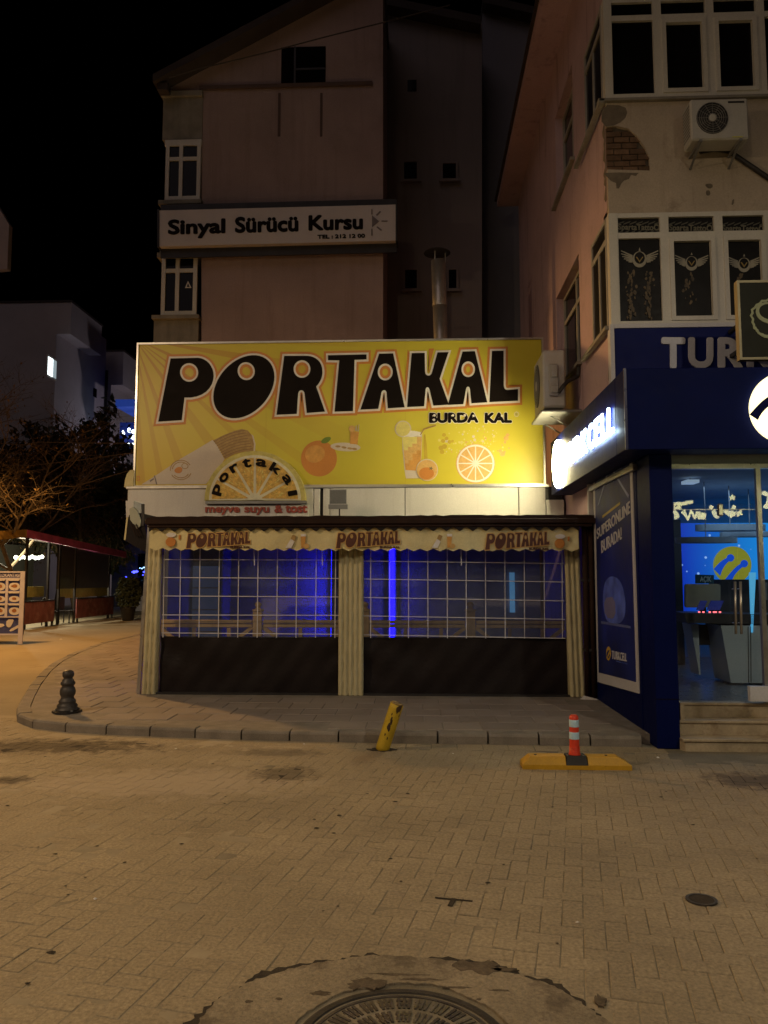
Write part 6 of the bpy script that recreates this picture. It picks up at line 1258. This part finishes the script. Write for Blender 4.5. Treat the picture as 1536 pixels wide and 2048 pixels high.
def tree(name, label, base, h, spread, mbark, mleaf, nl, seed, droop=0.0, stems=1, lean=0.12, r0=.09, depth=4, leaf=.09, start=.35, grp=None):
    rr = random.Random(seed); t = thing(name, label, 'tree', base, grp); br = MB(); tips = []; tr = MB()
    def grow(p, d, L, r, lv):
        n = 4; pts = [p]
        for k in range(n):
            d = (d + Vector((rr.gauss(0, .16), rr.gauss(0, .16), rr.gauss(0, .10) - droop * (lv > 1) * .35 + .03 * (lv < 2)))).normalized(); pts.append(pts[-1] + d * L / n)
        (tr if lv == 0 else br).tube(pts, [r * (1 - .45 * k / n) for k in range(n + 1)], 7 if lv == 0 else 5 if lv < 3 else 4, False)
        if lv >= 2: tips.extend(pts[1:])
        if lv < depth:
            for k in range(rr.randint(3, 4)):
                i = rr.randint(1 + (lv == 0) * 1, n); a = rr.uniform(0, 6.28); s_ = Vector((math.cos(a), math.sin(a), rr.uniform(.1, .7))); grow(pts[i], (d * .7 + s_ * spread).normalized(), L * rr.uniform(.5, .72), r * .5, lv + 1)
            grow(pts[-1], d, L * .62, r * .55, lv + 1)
    for s_ in range(stems):
        a = rr.uniform(0, 6.28); d = Vector((lean * math.cos(a), lean * math.sin(a), 1)).normalized(); grow(Vector(base) + Vector((.25 * s_ - .12 * (stems - 1), .1 * math.sin(s_ * 3), 0)), d, h * start, r0, 0)
    tr.build('trunk', mbark, t); br.build('limbs', mbark, t)
    lf = MB()
    for _ in range(nl):
        c = rr.choice(tips) + Vector((rr.gauss(0, .14), rr.gauss(0, .14), rr.gauss(0, .14))); u = Vector((rr.gauss(0, 1), rr.gauss(0, 1), rr.gauss(0, 1))).normalized(); v = u.orthogonal().normalized(); s_ = leaf * rr.uniform(.5, 1.2); n = len(lf.v)
        lf.v += [tuple(c - u * s_), tuple(c + v * s_ * .45), tuple(c + u * s_), tuple(c - v * s_ * .45)]; lf.f.append((n, n + 1, n + 2, n + 3))
    if lf.v: lf.build('crown', mleaf, t)
    return t
def gp_(px, Y): return (on_y(px, 1155, Y).x, Y, 0)
tree('street_tree', 'nearly bare tree with orange lit twigs at the far left edge behind the menu board', gp_(22, 25.5), 9.6, .85, m_bark, m_leafb, 2200, 11, .08, 3, .14, .10, 5, .055, .44)
tree('weeping_tree', 'bare weeping tree with orange twigs between the restaurant tent and the billboard', gp_(158, 35), 11.0, 1.0, m_bark, m_leafb, 5200, 5, .8, 2, .1, .12, 5, .065, .46)
tree('dark_tree', 'dense dark tree rising in front of the pale apartment block', gp_(118, 38.5), 11.5, .75, m_barkd, m_leaf, 7500, 8, .0, 2, .1, .14, 4, .24, .42)
tree('dark_tree', 'lower dark leafy tree right behind the restaurant tent roof', gp_(205, 40), 8.2, .9, m_barkd, m_leaf, 5500, 21, .1, 2, .15, .12, 4, .22, .38)
tree('dark_tree', 'dark leafy tree at the left edge above the tent roof', gp_(30, 34), 8.0, .9, m_barkd, m_leaf, 6000, 31, .1, 2, .15, .12, 4, .22, .38)
for k, (L, lab) in enumerate((([(-20, 884), (40, 890), (80, 884), (160, 886), (330, 886)], 'upper cable strung across the bare trees'), ([(-20, 930), (60, 931), (160, 920), (340, 895)], 'middle cable strung across the bare trees'), ([(-20, 968), (60, 974), (150, 972), (270, 938), (340, 905)], 'lowest sagging cable strung across the bare trees'))):
    c = bez(*[on_y(x, y, 24) for x, y in (L[0], L[1], L[-2], L[-1])], 14) if False else [on_y(x, y, 24) for x, y in L]; tag(MB().tube(c, .012, 5).build('overhead_cable', m_bark), lab, 'cable', 'overhead cables by the trees')

# restaurant tent along the side street
XT = -12.6
tent = thing('restaurant_tent', 'restaurant terrace tent with purple edged canopy and clear plastic sides on the left', 'tent', (XT, 27, 0))
A = on_x(-20, 1062, XT); Bt = on_x(50, 1067, XT); Ct = on_x(250, 1108, XT)
yN, yM, yF = A.y, Bt.y, Ct.y; zN, zM, zFr = on_x(-20, 1070, XT).z, Bt.z, Ct.z
MB().hull([(XT, y, z) for y, z in ((yN, zN + .12), (yF, zFr + .12), (yN, zN + .06), (yF, zFr + .06))] + [(XT - 4, y, z) for y, z in ((yN, zN + .8), (yF, zFr + .6), (yN, zN + .74), (yF, zFr + .54))]).build('canopy', M('canopy_grey', (.16, .13, .12), .8, var=.2), tent)
MB().hull([(XT + dx_, y, z) for dx_ in (0, .06) for y, z in ((yM + .02, zM - .12), (yM + .02, zM + .13), (yF, zFr + .10), (yF, zFr - .16))]).build('edge_band', M('purple_band', (.50, .10, .27), .6, var=.25, vs=2), tent)
MB().hull([(XT + dx_, y, z) for dx_ in (0, .06) for y, z in ((yN, zN - .16), (yN, zN + .10), (yM, zM + .13), (yM, zM - .12))]).build('edge_band', M('amber_band', (.42, .25, .06), .6, var=.2, vs=2), tent)
zl = lambda y: zM + (zFr - zM) * (y - yM) / (yF - yM)
xl_ = [sx2 for sx2 in (52, 96, 118, 150, 218)]
for px in xl_: y = on_x(px, 1200, XT).y; MB().box(XT - .06, XT + .0, y - .05, y + .05, 0, zl(y) - .1).build('post', m_dmetal, tent)
ya, yb2 = on_x(112, 1200, XT).y, on_x(217, 1200, XT).y
MB().add([(XT - .02, ya, 1.25), (XT - .02, yb2, 1.25), (XT - .02, yb2, zl(yb2) - .15), (XT - .02, ya, zl(ya) - .15)], [(0, 1, 2, 3)]).build('plastic_sheet', glassy('cloudy_plastic', (.6, .6, .62), .05, .2, .35, (.22, .2, .2)), tent)
MB().box(XT - 4.1, XT - 4, yN, yF, 0, 3.0).build('back_cloth', M('back_cloth', (.05, .05, .04), .9), tent)
m_yc = M('yellow_cloth', (.40, .38, .10), .8, var=.25, vs=3)
for a_, b_ in ((48, 88), (118, 217)): y0, y1 = on_x(a_, 1180, XT - .5).y, on_x(b_, 1180, XT - .5).y; z0_, z1_ = on_x((a_ + b_) / 2, 1194, XT - .5).z, on_x((a_ + b_) / 2, 1173, XT - .5).z; MB().box(XT - .56, XT - .5, y0, y1, z0_, z1_).build('yellow_wind_cloth', m_yc, tent)
m_bulb = glow('bulb', (.95, 1.0, .8), 5.0)
for k in range(9): q = on_x(32 + k * 6.5, 1115 + 1.5 * math.sin(k * 2.2), XT - 1.5); MB().lathe([(.02, -.07), (.07, -.03), (.07, .03), (.02, .07)], q, 8).build('string_bulb', m_bulb, tent)
for x0_, x1_ in ((32, 44), (48, 56), (60, 70), (74, 86)): q0, q1 = on_x(x0_, 1114, XT - 1.2), on_x(x1_, 1118, XT - 1.2)
lamp('tent_bulb_light', (XT - 1.2, 25.5, 2.6), (1, .95, .7), 240, .1); lamp('tent_bulb_light', (XT - 1.0, 29, 2.3), (1, .9, .6), 150, .1)
# pink patterned barrier panels
m_pinkp = M('pink_print', (.26, .09, .10), .7, var=.35, vs=2.5, stain=((.42, .24, .25), 3.0, .5, .62, .6))
for a_, b_, lab in ((45, 108, 'pink printed barrier panel right behind the menu board'), (152, 226, 'pink printed barrier panel at the far end of the tent near the potted shrub')):
    y0, y1 = on_x(a_, 1220, XT + .1).y, on_x(b_, 1220, XT + .1).y; t = thing('barrier_panel', lab, 'barrier', (XT + .1, (y0 + y1) / 2, 0), 'pink barrier panels of the restaurant tent')
    MB().cbox(XT + .08, XT + .12, y0, y1, .16, .86, .01).build('printed_panel', m_pinkp, t); MB().box(XT + .07, XT + .13, y0, y1, .865, .90).build('top_rail', m_dmetal, t)
    for y in (y0 + .1, y1 - .15): MB().box(XT + .07, XT + .13, y, y + .05, 0, .155).build('foot', m_dmetal, t)
for k, (px, lab) in enumerate(((100, 'dark chair stack by the tent opening beside the menu board'), (133, 'dark chair in the opening between the pink barriers'))):
    q = on_x(px, 1230, XT - .2); t = thing('chair', lab, 'chair', (q.x, q.y, 0), 'chairs in the tent')
    MB().cbox(q.x - .22, q.x + .22, q.y - .22, q.y + .22, .43, .47, .01).build('seat', m_dmetal, t); MB().cbox(q.x - .22, q.x - .18, q.y - .22, q.y + .22, .47, .95, .01).build('backrest', m_dmetal, t)
    for s1 in (-1, 1):
        for s2 in (-1, 1): MB().bar((q.x + s1 * .19, q.y + s2 * .19, 0), (q.x + s1 * .19, q.y + s2 * .19, .43), .035).build('leg', m_dmetal, t)
# menu board
YMn = 18.9
mn = thing('menu_board', 'standing menu board LOKANTASI with framed food pictures at the left edge', 'menu board', on_y(0, 1285, YMn))
q0, q1 = on_y(-48, 1143, YMn), on_y(45, 1269, YMn); m_frm = M('menu_frame', (.48, .46, .56), .5); m_mb = M('menu_blue', (.05, .06, .20), .5, var=.4, vs=8)
MB().box(q0.x, q1.x, YMn, YMn + .06, q1.z, q0.z).build('board', m_mb, mn)
for u0, u1, v0, v1 in ((-48, 45, 1142.5, 1145.5), (-48, 42, 1155.5, 1158.5), (-48, 42, 1232.5, 1235), (-48, 45, 1267, 1270), (42.2, 45.3, 1142.5, 1292), (13, 15, 1158, 1233), (-18, -16, 1158, 1233), (-48, 42, 1182, 1184), (-48, 42, 1206.5, 1209)):
    a, b_ = on_y(u0, v0, YMn), on_y(u1, v1, YMn); MB().box(a.x, b_.x, YMn - .03 - .0005 * (u1 - u0) / 93, YMn - .001, max(b_.z, .0), a.z).build('frame_bar', m_frm, mn)
a, b_ = on_y(-48, 1270, YMn), on_y(-45, 1292, YMn); MB().box(a.x, b_.x, YMn - .02, YMn + .04, 0, a.z).build('leg', m_frm, mn)
mb = MB(); text_y(mb, 'LOKANTASI', YMn, (0, 1147), (40, 1147), (0, 1154), (40, 1154.5), .012, bold=.03); mb.build('lettering', m_frm, mn)
m_pl = M('plate_white', (.55, .52, .52), .5); m_fd = M('food_brown', (.30, .13, .05), .6, var=.4, vs=20)
for i, cx in enumerate((-32, 0, 29)):
    for j, cy in enumerate((1172, 1197, 1221)):
        MB().solid(*poly2([ell(cx, cy + 1, 11, 8 if j != 1 else 6, 18)]), yplane(YMn, .008)).build('plate_picture', m_pl, mn); MB().solid(*poly2([smooth([(cx + 8 * R.uniform(.5, 1) * math.cos(k), cy + 4.6 * R.uniform(.5, 1.1) * math.sin(k)) for k in range(6)])]), yplane(YMn, .011)).build('food_picture', m_fd, mn)
        a, b_ = cx - 12, cx + 12; MB().solid(*poly2([[(a, cy - 13.5), (b_, cy - 13.5), (b_ - 2, cy - 10.5), (a + 2, cy - 10.5)]]), yplane(YMn, .033)).build('caption_strip', m_pl, mn)
for L in ([(-20, 1250), (6, 1246), (10, 1253), (-16, 1258)], [(14, 1239), (28, 1238), (26, 1246), (20, 1256), (12, 1252)], [(18, 1260), (40, 1248), (41, 1253), (22, 1264)]): MB().solid(*poly2([smooth(L)]), yplane(YMn, .009)).build('food_picture', m_pl, mn)
# potted shrub, low wall, blue light specks
p = Vector(gp_(258, 29.5)); t = thing('potted_shrub', 'dark potted shrub standing on the side street left of the shop', 'plant', p)
MB().lathe([(.20, 0), (.28, .45), (.31, .46), (.31, .52), (.26, .52), (.25, .46), (.001, .46)], p, 20).build('pot', m_dmetal, t)
lf = MB(); st_ = MB(); rr2 = random.Random(9)
for k in range(26): a, r = rr2.uniform(0, 6.28), rr2.uniform(0, .35); tip = p + Vector((r * 1.3 * math.cos(a), r * 1.3 * math.sin(a), rr2.uniform(.9, 1.55))); st_.tube([p + Vector((0, 0, .46)), p.lerp(tip, .6) + Vector((0, 0, .25)), tip], .008, 4); 
for _ in range(1500):
    a, r, z = rr2.uniform(0, 6.28), .52 * math.sqrt(rr2.random()), rr2.uniform(.55, 1.65); r *= 1 - .5 * abs(z - 1.0); c = p + Vector((r * math.cos(a), r * math.sin(a), z)); u = Vector((rr2.gauss(0, 1), rr2.gauss(0, 1), rr2.gauss(0, 1))).normalized(); v = u.orthogonal(); n = len(lf.v); lf.v += [tuple(c - u * .06), tuple(c + v * .03), tuple(c + u * .06), tuple(c - v * .03)]; lf.f.append((n, n + 1, n + 2, n + 3))
st_.build('stem', m_barkd, t); lf.build('foliage', m_leaf, t)
q0, q1 = on_z(262, 1222, 0), on_z(300, 1222, 0); tag(MB().cbox(q0.x, q1.x + 2, 37.5, 37.8, 0, .75, .02).build('low_wall', m_bldg), 'low pale wall across the side street behind the potted shrub', 'wall')
bl = thing('fairy_lights', 'cluster of small blue fairy lights down the side street', 'string lights', on_y(275, 1150, 42)); m_bl = glow('fairy_blue', (.05, .06, 1.0), 5.0); m_bl2 = glow('fairy_cyan', (.3, .6, 1.0), 4.0)
for x, y, r, m in ((268, 1144, .14, m_bl), (273, 1143, .12, m_bl), (289, 1144, .10, m_bl), (284, 1137, .05, m_bl2), (288, 1135, .06, m_bl2), (291, 1139, .06, m_bl2), (280, 1136, .04, m_bl2), (259, 1161, .05, m_bl2), (263, 1166, .05, m_bl2), (252, 1154, .06, m_bl), (204, 1131, .05, m_bl2), (213, 1128, .06, m_bl2), (286, 1150, .05, m_bl)):
    MB().lathe([(.01, -r * .6), (r, 0), (.01, r * .6)], on_y(x, y, 42), 7).build('bulb', m, bl)
MB().tube([on_y(198, 1128, 42), on_y(230, 1138, 42), on_y(265, 1140, 42), on_y(300, 1132, 42)], .01, 4).build('cord', m_wire, bl)
q0 = on_y(225, 1100, 43.0); bh_ = thing('far_shop', 'dark low shop front at the end of the side street behind the fairy lights', 'building', (q0.x, 43, 0)); MB().box(q0.x, q0.x + 9, 43, 46, 0, 4.2).build('wall', m_inner, bh_); MB().box(q0.x - .2, q0.x + 9.2, 42.6, 46, 4.202, 4.4).build('roof', m_roof, bh_)
MB().box(q0.x + 1.5, q0.x + 4.5, 42.97, 42.995, .4, 3.0).build('window', m_pane, bh_)
